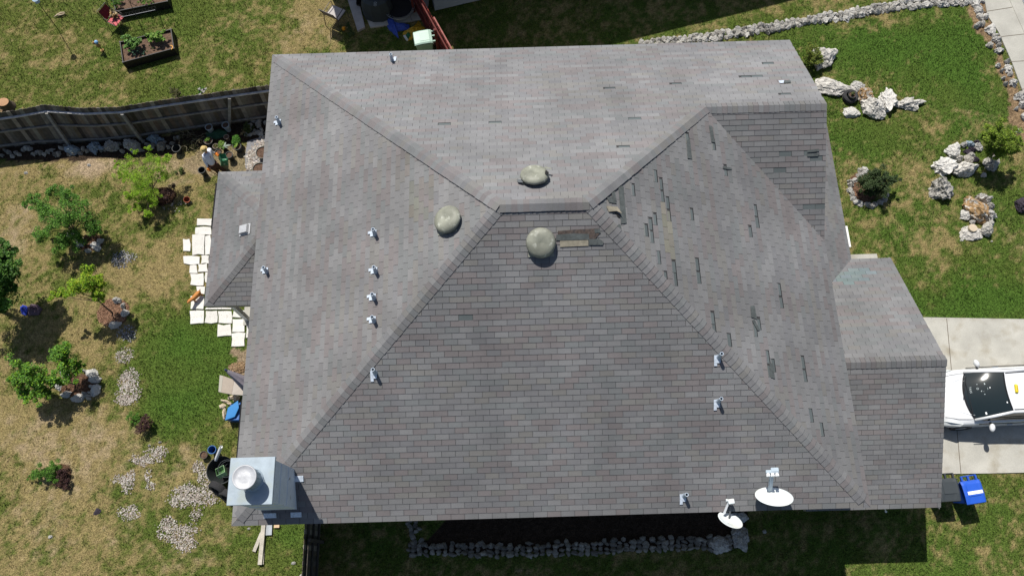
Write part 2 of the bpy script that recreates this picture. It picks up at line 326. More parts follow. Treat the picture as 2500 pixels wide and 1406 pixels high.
def make_grass(N=420000):
    r = np.random.RandomState(5)
    x = np.concatenate([r.uniform(-14, 28.5, N), r.uniform(-24, 38, 200000)]); y = np.concatenate([r.uniform(-2.8, 21.6, N), r.uniform(-14, 32, 200000)])
    core = (x > -14) & (x < 28.5) & (y > -2.8) & (y < 21.6); kp = core | (np.arange(len(x)) >= N); kp[N:] &= ~core[N:]; x = x[kp]; y = y[kp]; N = len(x)
    keep = np.ones(N, bool)
    for p in NOGRASS: keep &= ~inpoly(x, y, p)
    x = x[keep]; y = y[keep]
    c, g, d, soil, lit, bare = gcol(x, y)
    k = (soil < .5) & (lit < .5) & (r.rand(len(x)) > d*.75) & (r.rand(len(x)) > bare*.8) & (r.rand(len(x)) < .35+.65*g)
    x, y, c, g = x[k], y[k], c[k], g[k]; n = len(x)
    an = r.uniform(0, 2*np.pi, n); ln = r.uniform(.25, 1.1, n); h = r.uniform(.02, .06, n)*(.7+.6*g); wd = r.uniform(.007, .017, n)
    dx, dy = np.cos(an), np.sin(an); z0 = -0.02
    V = np.zeros((n, 3, 3), np.float32)
    V[:, 0] = np.stack([x-dy*wd, y+dx*wd, np.full(n, z0)], 1); V[:, 1] = np.stack([x+dy*wd, y-dx*wd, np.full(n, z0)], 1)
    V[:, 2] = np.stack([x+dx*h*ln, y+dy*h*ln, h], 1)
    me = bpy.data.meshes.new('grass'); me.vertices.add(3*n); me.vertices.foreach_set('co', V.ravel())
    me.loops.add(3*n); me.loops.foreach_set('vertex_index', np.arange(3*n, dtype=np.int32))
    me.polygons.add(n); me.polygons.foreach_set('loop_start', np.arange(0, 3*n, 3, dtype=np.int32)); me.polygons.foreach_set('loop_total', np.full(n, 3, dtype=np.int32)); me.update()
    cc = c*(r.uniform(.4, 1.5, n)*(.45+1.1*vnoise(x*15, y*15, 55)))[:, None]*(1+0.12*r.uniform(-1, 1, (n, 3)))
    a = np.ones((n, 3, 4), np.float32); a[:, :, :3] = cc[:, None, :]
    at = me.color_attributes.new('Col', 'FLOAT_COLOR', 'POINT'); at.data.foreach_set('color', a.ravel())
    me.materials.append(M['leaf'])
    o = bpy.data.objects.new('grass', me); COL.objects.link(o); tag(o, 'short mown lawn grass, green and straw mixed, around the house', 'grass', kind='stuff')
make_grass()
# paved surfaces
m = MB(); m.prism(DRIVE, -0.05, 0.03); o = m.build('driveway', M['concrete']); tag(o, kind='structure')
m = MB()
for a, b in (((2310, 778), (2345, 1157)), ((2300, 963), (2700, 970))):
    p, q = G(*a), G(*b); m.bar((p.x, p.y, 0.028), (q.x, q.y, 0.028), 0.02, 0.012)
o = m.build('driveway_joint', M['joint']); tag(o, kind='structure')
m = MB(); m.prism(WALK, -0.05, 0.035); o = m.build('pavement', M['concrete_grey']); tag(o, kind='structure')
m = MB()
for a, b in (((2395, 32), (2470, 20)), ((2440, 92), (2520, 83)), ((2462, 153), (2560, 147)), ((2490, 220), (2590, 212))):
    p, q = G(*a), G(*b); m.bar((p.x, p.y, 0.033), (q.x, q.y, 0.033), 0.025, 0.012)
o = m.build('pavement_joint', M['joint']); tag(o, kind='structure')
m = MB(); K = GL([(2448, -60), (2453, -20), (2500, 85), (2580, 250), (2600, 240), (2520, 65), (2466, -60)]); m.prism(K, -0.05, 0.06); o = m.build('kerb', M['concrete_grey'], bevel=0.02); tag(o, kind='structure')
m = MB(); m.prism(GL([(2466, -60), (2472, -30), (2520, 65), (2600, 240), (3200, 240), (3200, -200), (2440, -200)]), -0.05, -0.001+0.012); o = m.build('road', M['asphalt']); tag(o, kind='structure')
# ------------------------------------------------------------------ the house
HE = 5.788; E_, N_ = 15.474, 13.497; YR, ZR = 6.72, 3.37; XW, XE = 6.715, 8.77; YR3 = 10.25; X3 = E_-(N_-YR3)
GE, GX, GS, GN = 2.72, 18.743, 0.137, 7.614; GR = (GS+GN)/2
PS = dict(S=(0, .5, HE), N=(0, -.5, HE+.5*N_), W=(.5, 0, HE), E=(-.5, 0, HE+.5*E_), GN=(0, -.5, GE+.5*GN), W3=(0, .5, HE+.5*(N_-YR3)-.5*YR3), GS=(0, .5, GE-.5*GS), P=(-.5, 0, GE+.5*17.51))
house = thing('house', (7.7, 6.7, 0), 'two storey house with a large grey shingled hip roof losing shingles', 'house')
TW, EX = 0.333, 0.143
SK = math.sqrt(1.25)
BASEC = [(.163, .163, .168), (.174, .175, .179), (.155, .156, .162), (.161, .151, .153), (.168, .165, .160), (.155, .161, .164), (.167, .155, .156), (.164, .165, .168), (.178, .179, .182)]
def clip(poly, conv):
    n = len(conv)
    for i in range(n):
        ax, ay = conv[i]; bx, by = conv[(i+1) % n]; out = []
        if not poly: return []
        for j in range(len(poly)):
            p, q = poly[j], poly[(j+1) % len(poly)]
            dp = (bx-ax)*(p[1]-ay)-(by-ay)*(p[0]-ax); dq = (bx-ax)*(q[1]-ay)-(by-ay)*(q[0]-ax)
            if dp >= -1e-9: out.append(p)
            if (dp > 1e-9 and dq < -1e-9) or (dp < -1e-9 and dq > 1e-9):
                t = dp/(dp-dq); out.append((p[0]+(q[0]-p[0])*t, p[1]+(q[1]-p[1])*t))
        poly = out
    return poly
def roof_face(name, pl, udir, corners, seed, missing=(), recolor=(), gain=1.0, warm=0.0, spread=1.0, slot=.0075, slotc=.052, corr=.8):  # gain paints sun-facing slopes lighter and slopes turned away darker
    """3-tab shingles laid course by course on plane pl; corners = convex plan polygons"""
    a, b, c = pl; r = random.Random(seed); mb = MB()
    down = Vector((-a, -b, 0)).normalized(); up2 = -down
    u = Vector((udir[0], udir[1], 0)); vdir = Vector((up2.x, up2.y, .5)).normalized(); nrm = Vector((-a, -b, 1)).normalized()
    if u.cross(vdir).dot(nrm) < 0: u = -u
    allp = [p for q in corners for p in q]
    o = Vector((allp[0][0], allp[0][1], 0)); o.z = a*o.x+b*o.y+c
    def uv(p): q = Vector((p[0], p[1], a*p[0]+b*p[1]+c))-o; return (q.dot(u), q.dot(vdir))
    polys = []
    for q in corners:
        pp = [uv(p) for p in q]; ar = sum(pp[i][0]*pp[(i+1) % len(pp)][1]-pp[(i+1) % len(pp)][0]*pp[i][1] for i in range(len(pp)))
        polys.append(pp if ar > 0 else pp[::-1])
    umin = min(p[0] for q in polys for p in q); umax = max(p[0] for q in polys for p in q); vmin = min(p[1] for q in polys for p in q); vmax = max(p[1] for q in polys for p in q)
    def W(p, h): q = o+u*p[0]+vdir*p[1]+nrm*h; return q
    for q in polys: mb.add([W(p, -0.002) for p in q], [tuple(range(len(q)))], (slotc, slotc, slotc*1.03))  # base sheet seen in the slots, painted dark for their shade
    miss = {}
    for px, py in missing:
        P = GP(px, py, pl); t = uv((P.x, P.y)); k = int((t[1]-vmin)//EX); off = (k % 2)*TW/2
        miss[(k, int((t[0]-umin+off)//TW))] = 1
    rec = [(uv((P.x, P.y)), rad, cc) for (px, py), rad, cc in recolor for P in [GP(px, py, pl)]]
    k = 0
    nrow = int((vmax-vmin)/EX)+1
    for k in range(nrow):
        v0 = vmin+k*EX; v1 = v0+EX; off = (k % 2)*TW/2; i0 = 0; ncol = int((umax-umin)/TW)+3
        strip = r.randint(0, 2); cur = r.choice(BASEC)
        joff = r.uniform(-.022, .022)
        for i in range(ncol):
            if (i+strip) % 3 == 0: cur = r.choice(BASEC)
            cc = cur if r.random() < corr else r.choice(BASEC)
            u0 = umin+i*TW-off+joff; u1 = u0+TW-slot
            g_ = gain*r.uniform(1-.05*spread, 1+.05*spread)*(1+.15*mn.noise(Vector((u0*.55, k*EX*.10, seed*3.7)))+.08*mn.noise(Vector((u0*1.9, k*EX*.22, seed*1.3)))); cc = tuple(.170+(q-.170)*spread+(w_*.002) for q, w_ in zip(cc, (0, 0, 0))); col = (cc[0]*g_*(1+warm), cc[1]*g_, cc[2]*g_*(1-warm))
            h0, h1 = .016, .005
            ms = (k, i) in miss
            if ms: kk = r.uniform(.8, 1.12); col = tuple(q*kk for q in (.105, .122, .125)); h0, h1 = .003, .002
            for (cu, cv), rad, rc in rec:
                if abs((u0+u1)/2-cu) < rad[0] and abs((v0+v1)/2-cv) < rad[1] and r.random() < .85: col = jit(r, .88, 1.08, rc)
            rect = [(u0, v0), (u1, v0), (u1, v1), (u0, v1)]
            if ms and seed in (4, 2):
                nc = jit(r, .93, 1.05, tuple(x*gain for x in r.choice(BASEC))); e1 = u0+(u1-u0)*r.uniform(.8, 1.0); va = v0+EX*r.uniform(.14, .2); vb = v0+EX*r.uniform(.6, .85)
                for ra_, cc_ in (([(u0, v0), (e1, v0), (e1, va), (u0, va)], (.022, .023, .025)), ([(u0, va), (e1, va), (e1, vb), (u0, vb)], col), ([(u0, vb), (u1, vb), (u1, v1), (u0, v1)], nc)):  # near-black strip is a painted shadow line along the missing tab
                    for q in polys:
                        pc = clip(ra_, q)
                        if len(pc) >= 3: mb.add([W(p, .006) for p in pc], [tuple(range(len(pc)))], cc_)
                continue
            for q in polys:
                pc = clip(rect, q)
                if len(pc) < 3: continue
                V = [W(p, h0+(h1-h0)*(p[1]-v0)/EX) for p in pc]; n = len(V)
                mb.add(V, [tuple(range(n))], col)
                low = [p for p in pc if abs(p[1]-v0) < 1e-6]
                if len(low) >= 2 and not ms:
                    a0 = min(low); a1 = max(low); mb.add([W(a0, 0), W(a1, 0), W(a1, h0), W(a0, h0)], [(0, 1, 2, 3)], (.035, .035, .037))  # butt face coloured near black as the course's shadow line
    return mb
def sub(zx, zy): return (1440+zx*.4624, 250+zy*.4624)
missE = [sub(*q) for q in ((650,235),(712,330),(513,205),(353,400),(234,440),(388,490),(400,545),(403,585),(330,625),(432,890),(405,900),(437,925),(555,845),(565,935),(876,600),(845,690),(650,1150),(660,1180),(750,1285),(870,1175),(885,1195),(1000,1000),(1005,1040),(316,725),(283,650),(1130,1390),(965,1390),(378,425),(390,490),(402,565),(328,600),(333,672),(284,675),(314,705),(550,622),(874,585),(847,705),(348,805),(427,830),(434,905),(557,860),(563,925),(745,1265),(950,1360))]+[(1885,890),(1885,920),(1965,905),(1982,1005),(2008,1035),(1880,915)]
missN = [(1868,155),(1848,189),(1835,189),(1822,189),(1905,234),(1637,207),(1474,216),(1537,290),(1545,290),(1512,358),(1520,358),(1196,301),(1205,301),(1073,304)]
rA, rB = (XW, YR), (XE, YR)
bigroof = MB()
def merge(dst, src):
    n = len(dst.v); dst.v += src.v; dst.f += [[n+i for i in f] for f in src.f]; dst.m += src.m; dst.c += src.c
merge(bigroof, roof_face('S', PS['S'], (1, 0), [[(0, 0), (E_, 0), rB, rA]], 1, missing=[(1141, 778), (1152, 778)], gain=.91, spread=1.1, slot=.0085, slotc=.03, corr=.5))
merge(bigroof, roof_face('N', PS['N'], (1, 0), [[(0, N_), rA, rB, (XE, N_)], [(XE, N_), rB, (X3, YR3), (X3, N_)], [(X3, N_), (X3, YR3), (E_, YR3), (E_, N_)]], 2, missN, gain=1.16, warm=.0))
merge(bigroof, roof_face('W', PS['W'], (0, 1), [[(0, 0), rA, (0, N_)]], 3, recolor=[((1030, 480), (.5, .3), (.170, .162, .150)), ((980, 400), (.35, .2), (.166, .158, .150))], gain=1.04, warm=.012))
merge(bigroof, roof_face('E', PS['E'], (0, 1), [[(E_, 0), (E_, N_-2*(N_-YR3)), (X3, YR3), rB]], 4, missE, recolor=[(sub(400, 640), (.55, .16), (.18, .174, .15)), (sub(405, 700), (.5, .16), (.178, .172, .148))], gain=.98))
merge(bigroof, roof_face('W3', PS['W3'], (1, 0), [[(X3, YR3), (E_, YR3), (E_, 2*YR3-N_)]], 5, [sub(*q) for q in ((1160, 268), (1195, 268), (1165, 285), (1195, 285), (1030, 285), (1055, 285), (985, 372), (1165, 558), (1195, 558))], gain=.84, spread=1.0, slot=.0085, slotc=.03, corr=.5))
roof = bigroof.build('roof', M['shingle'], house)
m = MB(); x1 = 14.98
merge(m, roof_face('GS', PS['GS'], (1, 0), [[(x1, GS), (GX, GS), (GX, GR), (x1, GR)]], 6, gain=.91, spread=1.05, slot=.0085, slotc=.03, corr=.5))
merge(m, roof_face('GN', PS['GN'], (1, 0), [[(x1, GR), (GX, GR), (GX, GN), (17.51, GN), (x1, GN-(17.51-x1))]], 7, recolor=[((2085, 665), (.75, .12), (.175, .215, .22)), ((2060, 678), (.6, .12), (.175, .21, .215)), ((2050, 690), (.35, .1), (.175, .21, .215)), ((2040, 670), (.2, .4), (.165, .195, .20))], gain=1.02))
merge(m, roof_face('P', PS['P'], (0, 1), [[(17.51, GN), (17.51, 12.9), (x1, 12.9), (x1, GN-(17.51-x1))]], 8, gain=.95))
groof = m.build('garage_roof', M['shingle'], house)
PX0, PY0, PY1 = -2.487, 6.685, 11.28; pm = (PY0+PY1)/2; ph = (PY1-PY0)/2; PZ = GE; PXE = .46
m = MB()
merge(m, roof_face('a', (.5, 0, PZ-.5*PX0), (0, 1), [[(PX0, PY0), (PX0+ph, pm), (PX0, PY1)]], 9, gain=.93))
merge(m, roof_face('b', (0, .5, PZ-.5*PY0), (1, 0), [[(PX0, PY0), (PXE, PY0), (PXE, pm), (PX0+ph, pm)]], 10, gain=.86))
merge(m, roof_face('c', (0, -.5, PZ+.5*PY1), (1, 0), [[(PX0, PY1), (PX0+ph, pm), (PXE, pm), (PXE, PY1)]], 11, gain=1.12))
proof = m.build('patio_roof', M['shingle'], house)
# ridge and hip caps: overlapping bent tabs
def caps(mb, a, b, n1, n2, w_=.165, seed=0, gain=1.0):
    r = random.Random(seed); a, b = Vector(a), Vector(b); L = (b-a).length; d = (b-a)/L; k = int(L/.143)
    s1 = d.cross(Vector(n1)).normalized(); s1 = s1 if s1.z < 0 else -s1
    s2 = d.cross(Vector(n2)).normalized(); s2 = s2 if s2.z < 0 else -s2
    upv = (Vector(n1)+Vector(n2)).normalized()
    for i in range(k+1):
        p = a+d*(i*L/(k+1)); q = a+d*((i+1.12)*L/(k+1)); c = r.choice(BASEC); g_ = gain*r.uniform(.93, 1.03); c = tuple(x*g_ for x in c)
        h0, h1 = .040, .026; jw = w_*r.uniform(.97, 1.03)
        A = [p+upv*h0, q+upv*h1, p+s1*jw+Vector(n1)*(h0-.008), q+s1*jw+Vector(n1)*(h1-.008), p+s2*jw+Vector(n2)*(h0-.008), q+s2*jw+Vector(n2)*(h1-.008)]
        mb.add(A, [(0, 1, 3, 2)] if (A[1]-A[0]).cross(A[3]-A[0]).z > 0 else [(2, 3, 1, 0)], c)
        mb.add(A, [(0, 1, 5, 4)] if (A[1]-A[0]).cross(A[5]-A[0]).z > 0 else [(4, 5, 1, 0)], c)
        # butt end and side drops
        B = [p+upv*.0, p+s1*jw, p+s2*jw, q+s1*jw, q+s2*jw]
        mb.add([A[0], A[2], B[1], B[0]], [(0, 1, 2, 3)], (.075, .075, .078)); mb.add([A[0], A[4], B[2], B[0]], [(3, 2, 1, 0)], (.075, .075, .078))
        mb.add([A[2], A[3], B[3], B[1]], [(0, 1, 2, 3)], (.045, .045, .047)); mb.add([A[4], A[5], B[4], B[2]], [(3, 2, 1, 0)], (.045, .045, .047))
def nr(k): a, b, _ = PS[k]; return Vector((-a, -b, 1)).normalized()
def rp(x, y, k): a, b, c = PS[k]; return (x, y, a*x+b*y+c)
m = MB()
caps(m, rp(.17, .17, 'S'), rp(*rA, 'S'), nr('S'), nr('W'), seed=1, gain=.95); caps(m, rp(E_-.17, .17, 'S'), rp(*rB, 'S'), nr('S'), nr('E'), seed=2, gain=.97)
caps(m, rp(.17, N_-.17, 'N'), rp(*rA, 'N'), nr('N'), nr('W'), seed=3, gain=1.1); caps(m, rp(X3, YR3, 'N'), rp(*rB, 'N'), nr('N'), nr('E'), seed=4, gain=1.04)
caps(m, rp(*rA, 'N'), rp(*rB, 'N'), nr('N'), nr('S'), seed=5, gain=1.0); caps(m, rp(X3-.1, YR3, 'N'), rp(E_-.02, YR3, 'N'), nr('N'), nr('W3'), seed=6, gain=1.0)
m.build('ridge_cap', M['shingle'], roof)
m = MB(); caps(m, rp(x1+.6, GR, 'GS'), rp(GX, GR, 'GS'), nr('GS'), nr('GN'), seed=7, gain=.9); m.build('ridge_cap', M['shingle'], groof)
m = MB()
caps(m, (PX0+.16, PY0+.16, PZ+.08), (PX0+ph, pm, PZ+.5*ph), nr('S'), nr('W'), seed=8, gain=.88); caps(m, (PX0+.16, PY1-.16, PZ+.08), (PX0+ph, pm, PZ+.5*ph), nr('N'), nr('W'), seed=9); caps(m, (PX0+ph, pm, PZ+.5*ph), (PXE, pm, PZ+.5*ph), nr('N'), nr('S'), seed=10)
m.build('ridge_cap', M['shingle'], proof)
# fascia, soffit, walls
m = MB()
def eave(a, b, z, t=.19): m.bar((a[0], a[1], z-t/2-.012), (b[0], b[1], z-t/2-.012), .03, t)
i_ = .03
for a, b in (((0+i_, i_), (E_-i_, i_)), ((i_, i_), (i_, N_-i_)), ((i_, N_-i_), (E_-i_, N_-i_)), ((E_-i_, i_), (E_-i_, 2*YR3-N_))): eave(a, b, HE)
for a, b in (((x1, GS+i_), (GX-i_, GS+i_)), ((17.51-i_, GN), (17.51-i_, 12.9)), ((17.6, GN-i_), (GX-i_, GN-i_)), ((PX0+i_, PY0+i_), (PX0+i_, PY1-i_)), ((PX0+i_, PY0+i_), (PXE, PY0+i_)), ((PX0+i_, PY1-i_), (PXE, PY1-i_))): eave(a, b, GE)
zt = HE+.5*(N_-YR3); zg = GE+.5*(GR-GS)
for A, B in (((E_-i_, N_, HE), (E_-i_, YR3, zt)), ((E_-i_, YR3, zt), (E_-i_, 2*YR3-N_, HE)), ((GX-i_, GS, GE), (GX-i_, GR, zg)), ((GX-i_, GR, zg), (GX-i_, GN, GE))):
    m.bar(Vector(A)-Vector((0, 0, .12)), Vector(B)-Vector((0, 0, .12)), .03, .19)
# soffits
m.prism([(.04, .04), (E_-.04, .04), (E_-.04, N_-.04), (.04, N_-.04)], HE-.205, HE-.19)
m.prism([(x1+.4, GS+.04), (GX-.04, GS+.04), (GX-.04, GN-.04), (x1+.4, GN-.04)], GE-.205, GE-.19)
m.prism([(15.05, GN), (17.47, GN), (17.47, 12.86), (15.05, 12.86)], GE-.205, GE-.19)
m.prism([(PX0+.04, PY0+.04), (.4, PY0+.04), (.4, PY1-.04), (PX0+.04, PY1-.04)], PZ-.205, PZ-.19)
m.build('fascia', M['fascia'], house)
m = MB()
m.prism([(.45, .45), (15.02, .45), (15.02, 13.05), (.45, 13.05)], 0, HE-.21)
zr3 = lambda y: HE-.03+.5*(min(y, 2*YR3-y)-(2*YR3-N_))
m.add([(15.02, 7.3, HE-.21), (15.02, 13.05, HE-.21), (15.02, 13.05, zr3(13.05)-.02), (15.02, YR3, zr3(YR3)-.02), (15.02, 7.3, zr3(7.3)-.02)], [(0, 1, 2, 3, 4)])
m.build('wall', M['siding'], house)
m = MB(); m.prism([(15.03, .5), (18.3, .5), (18.3, 7.2), (15.03, 7.2)], 0, GE-.21)
m.add([(18.3, .5, GE-.21), (18.3, 7.2, GE-.21), (18.3, GR, zg-.12)], [(0, 1, 2)])
m.build('garage_wall', M['brick'], house)
m = MB(); m.box((18.325, GR, 1.1), (.05, 4.8, 2.15)); 
for k in range(5): m.box((18.357, GR, .2+.44*k), (.015, 4.7, .38))
m.build('garage_door', M['white_trim'], house)
def window(c, w_, h, ax):
    m = MB(); g = MB(); x, y, z = c; s = -1 if ax in ('S', 'W') else 1
    def B(mb, du, dz, su, sz, dep, off):
        if ax in ('S', 'N'): mb.box((x+du, y+s*off, z+dz), (su, dep, sz))
        else: mb.box((x+s*off, y+du, z+dz), (dep, su, sz))
    for q in (-1, 1): B(m, q*w_/2, 0, .08, h+.16, .06, .03); B(m, 0, q*h/2, w_-.08, .08, .06, .03)
    B(m, 0, 0, w_-.08, .04, .04, .025); B(g, 0, 0, w_-.081, h-.081, .02, .012)
    f = m.build('window', M['white_trim'], house); g2 = g.build('pane', M['window_glass'], f)
for x in (3.0, 7.2, 11.5): window((x, .45, 4.3), 1.2, 1.3, 'S')
for x in (4.5, 9.5): window((x, .45, 1.5), 1.0, 1.2, 'S')
for y in (3.5, 8.2, 11.2): window((.45, y, 4.2), 1.2, 1.3, 'W')
window((.45, 3.5, 1.5), 1.4, 1.2, 'W'); window((.45, 12.2, 1.5), .9, 1.2, 'W'); window((15.02, 10.5, 4.4), 1.3, 1.2, 'E'); window((15.02, 9.0, 1.4), 1.4, 1.3, 'E')
m = MB(); m.box((15.06, 11.6, 1.05), (.08, .95, 2.1)); d = m.build('front_door', M['fascia'], house); m = MB(); m.tube([(15.12, 11.25, 1.0), (15.17, 11.25, 1.0)], .03); m.build('door_handle', M['galv'], d)
for x, y in ((PX0+.42, PY0+.42), (PX0+.42, PY1-.42)):
    m = MB(); m.box((x, y, 1.28), (.14, .14, 2.5)); m.build('post', M['white_trim'], house)
for x, y in ((17.2, 8.2), (17.2, 12.4)):
    m = MB(); m.box((x, y, 1.28), (.14, .14, 2.5)); m.build('post', M['white_trim'], house)
m = MB(); m.prism([(15.03, 7.22), (17.3, 7.22), (17.3, 12.7), (15.03, 12.7)], -.03, .10); p = G(2080, 620); q = G(2138, 622)
m.prism([(17.31, 6.9), (q.x, 6.9), (q.x, q.y), (17.31, q.y)], -.03, .09); m.build('porch_slab', M['concrete'], house)
m = MB(); m.prism([(PX0+.3, PY0+.2), (.44, PY0+.2), (.44, PY1-.2), (PX0+.3, PY1-.2)], -.03, .06); m.build('patio_slab', M['concrete_grey'], house)
# gutters with a downpipe (dark narrow ones along the west side, white one by the porch)
m = MB(); m.bar((-.03, .75, HE-.07), (-.03, 3.1, HE-.07), .05, .07); m.build('gutter', M['dark'], house)
m = MB(); m.bar((PX0-.04, 9.3, PZ-.06), (PX0-.04, 10.9, PZ-.06), .06, .08); m.build('gutter', M['dark'], house)
a = G(2076, 620, GE-.25); b = G(2064, 555, GE-.25)
m = MB(); m.bar((17.555, a.y+.15, GE-.08), (17.555, b.y-.05, GE-.08), .09, .10, col=None); m.build('gutter', M['white_trim'], house)
m = MB(); m.box((17.85, 8.5, 1.25), (.12, 1.0, .9)); m.box((17.79, 8.5, .4), (.10, .1, .8)); wr = m.build('utility_cabinet', M['white_trim'], house)
m = MB(); m.box((17.7, 7.95, .9), (.18, .5, .5)); 
for k in range(4): m.box((17.86, 7.75+.12*k, 1.17), (.06, .05, .05))
m.build('meter_box', M['dish_dark'], house)
# chimney
CH = (1.165, .78)
m = MB(); m.prism([(.73, .33), (1.60, .33), (1.60, 1.23), (.73, 1.23)], HE-.1, 8.12)
for z in (6.9, 7.5): m.box((1.606, .78, z), (.01, .86, .012)); m.box((1.165, .325, z), (.84, .01, .012))
ch = m.build('chimney', M['chimney_side'], house)
m = MB(); m.prism([(.67, .27), (1.655, .27), (1.655, 1.285), (.67, 1.285)], 8.12, 8.19); m.build('chimney_cap', M['galv'], ch, bevel=.012)
fc = G(599, 1170, 8.45)
fc = G(616, 1171, 8.19)
m = MB(); m.lathe([(.215, 0), (.215, .44)], 32, fc); m.lathe([(.25, .0), (.215, .03)], 32, fc)
m.lathe([(.245, .46), (.25, .48), (.248, .52)], 32, fc, cap0=True)
for k in range(14):
    t = 2*math.pi*k/14; m.tube([(fc.x+.232*math.cos(t), fc.y+.232*math.sin(t), fc.z+.10), (fc.x+.232*math.cos(t), fc.y+.232*math.sin(t), fc.z+.47)], .007, 5)
m.build('flue', M['galv'], ch, smooth=False)
m = MB(); m.lathe([(.25, .52), (.262, .53), (.258, .548), (.235, .552), (.23, .546), (.12, .554), (.001, .556)], 32, fc); m.build('flue_cap', M['galv_bright'], ch, smooth=True)
m = MB()
def fl(c, d): m.box(c, d)
z_ = lambda x, y: HE+.5*min(x, y)
for x, y, sx_, sy_ in ((1.66, 1.02, .30, .14), (1.58, .22, .26, .12), (.95, .22, .30, .12), (1.22, 1.32, .16, .12)):
    pl = 'S' if y < x else 'W'; q = Vector(rp(x, y, pl)); n = nr(pl); ex = Vector((1, 0, 0)) if pl == 'S' else Vector((0, 1, 0)); ey = n.cross(ex)
    d1, d2 = (sx_, sy_) if pl == 'S' else (sy_, sx_)
    P = [q+n*.045+ex*i*d1/2+ey*j*d2/2 for i, j in ((-1, -1), (1, -1), (1, 1), (-1, 1))]; P2 = [v-n*.03 for v in P]
    m.add(P2+P, [(3,2,1,0),(4,5,6,7),(0,1,5,4),(1,2,6,5),(2,3,7,6),(3,0,4,7)])
m.build('flashing', M['flash'], ch)
# dome vents
def plane_matrix(P, k):
    n = nr(k); a, b, _ = PS[k]; dn = Vector((a, b, 0)); up = (Vector((a, b, .25*4*.5)).normalized()) if dn.length else Vector((0, 1, 0))
    up = (up-n*up.dot(n)).normalized(); rt = up.cross(n); Mx = Matrix((rt, up, n)).transposed().to_4x4(); Mx.translation = P; return Mx
for k, (px, py), bsz in (('S', (1320, 592), .36), ('W', (1100, 541), .36), ('N', (1305, 440), .36)):
    P = GP(px, py, PS[k]); Mx = plane_matrix(P, k)
    m = MB(); m.M = Mx; m.box((0, -.07, .03), (.60, .52, .02)); base = m.build('roof_vent', M['vent_dome'], house)
    m = MB(); m.M = Mx; m.lathe([(.22, .03), (.22, .13)], 28, mi=0); m.lathe([(.24, .10), (.33, .11), (.345, .14), (.33, .19), (.28, .235), (.2, .26), (.1, .262), (.05, .25), (.001, .243)], 36, sx=1.0, sy=1.03)
    d = m.build('dome', M['vent_dome'], base, smooth=True)
    if k == 'N':
        m = MB(); m.M = Mx; r = random.Random(3); pts = []
        for i in range(9): t = 2*math.pi*i/9; rr = .085*r.uniform(.5, 1.3); pts.append((-.27+rr*math.cos(t)*.6, .06+rr*math.sin(t)*1.1, .243-abs(rr*math.cos(t))*.2))
        m.add([(p[0]*1.04, p[1], p[2]+.022) for p in pts], [tuple(range(9))]); m.add([(-.28, .0, .235), (-.33, -.04, .21), (-.34, .04, .205), (-.30, .05, .23)], [(0, 1, 2, 3)])
        tag(m.build('broken_hole', M['dark'], base), label='jagged dark hole in the broken edge of the dome')
        m = MB(); m.M = Mx; m.add([(-.24, -.16, .235), (-.40, -.13, .20), (-.41, -.17, .21), (-.27, -.21, .235)], [(0, 1, 2, 3)]); m.build('broken_flap', M['vent_dome'], base); m = MB(); m.M = Mx; m.add([(.30, .10, .10), (.43, .04, .06), (.40, .16, .07), (.28, .22, .10)], [(0, 1, 2, 3)]); m.build('broken_flap', M['dish_dark'], base)
# vent pipes
def pipe(px, py, k, h=.34, fl_=1):
    P = GP(px, py, PS[k]); n = nr(k); rz = {'W': 0, 'S': 1.5708, 'N': -1.5708, 'E': 3.1416}[k]
    Mx = plane_matrix(P, k)
    m = MB(); m.lathe([(.044, -.05), (.044, h), (.033, h), (.033, h-.12)], 16, P); m.lathe([(.070, -.04), (.052, .09), (.046, .14)], 16, P)
    o = m.build('vent_pipe', M['pipe'], house, smooth=False)
    m = MB(); m.lathe([(.0332, h-.10), (.001, h-.10)], 12, P); m.build('pipe_bore', M['dark'], o)
    m = MB(); m.M = Mx; m.box((-.035, -.035, .034), (.15, .19, .010)); m.box((-.075, -.165, .034), (.07, .07, .010)); m.build('flashing', M['flash'], o)
for px, py, k in ((683, 302, 'W'), (916, 573, 'W'), (918, 664, 'W'), (914, 729, 'W'), (914, 784, 'W'), (652, 664, 'W'), (916, 910, 'S'), (1754, 872, 'S'), (1753, 980, 'S'), (1670, 1210, 'S'), (958, 150, 'N')): pipe(px, py, k)
# box vent on patio roof
P = GP(600, 562, (.5, 0, PZ-.5*PX0)); m = MB(); m.M = plane_matrix(P, 'W'); m.box((0, 0, .07), (.30, .34, .13), taper=.86); m.box((0, -.0, .012+.02), (.36, .42, .012)); m.build('box_vent', M['galv_bright'], house, bevel=.01)
# torn roof patches
def patch(pts, k, h, th, mt, name='torn_shingle', lift=()):
    V = [GP(x, y, PS[k]) for x, y in pts]; n = nr(k); T = [v+n*(h+(lift[i] if i < len(lift) else 0)) for i, v in enumerate(V)]; B = [t-n*th for t in T]; c = len(V); mb = MB()
    mb.add(B+T, [tuple(range(c-1, -1, -1)), tuple(range(c, 2*c))]+[(i, (i+1) % c, c+(i+1) % c, c+i) for i in range(c)])
    f = T[0:3]
    if (T[1]-T[0]).cross(T[2]-T[0]).z < 0: mb.f = [q[::-1] for q in mb.f]
    return mb.build(name, M[mt], roof)
patch([(1362, 564), (1400, 561), (1462, 558), (1464, 570), (1450, 586), (1380, 574), (1362, 573)], 'S', .030, .006, 'underlay', 'exposed_deck')
patch([(1358, 573), (1400, 570), (1437, 571), (1438, 585), (1357, 587)], 'S', .037, .006, 'torn')
patch([(1437, 584), (1462, 583), (1473, 590), (1471, 598), (1437, 598)], 'S', .040, .006, 'torn')
patch([(1450, 560), (1463, 558), (1466, 568), (1452, 569)], 'S', .040, .006, 'torn')
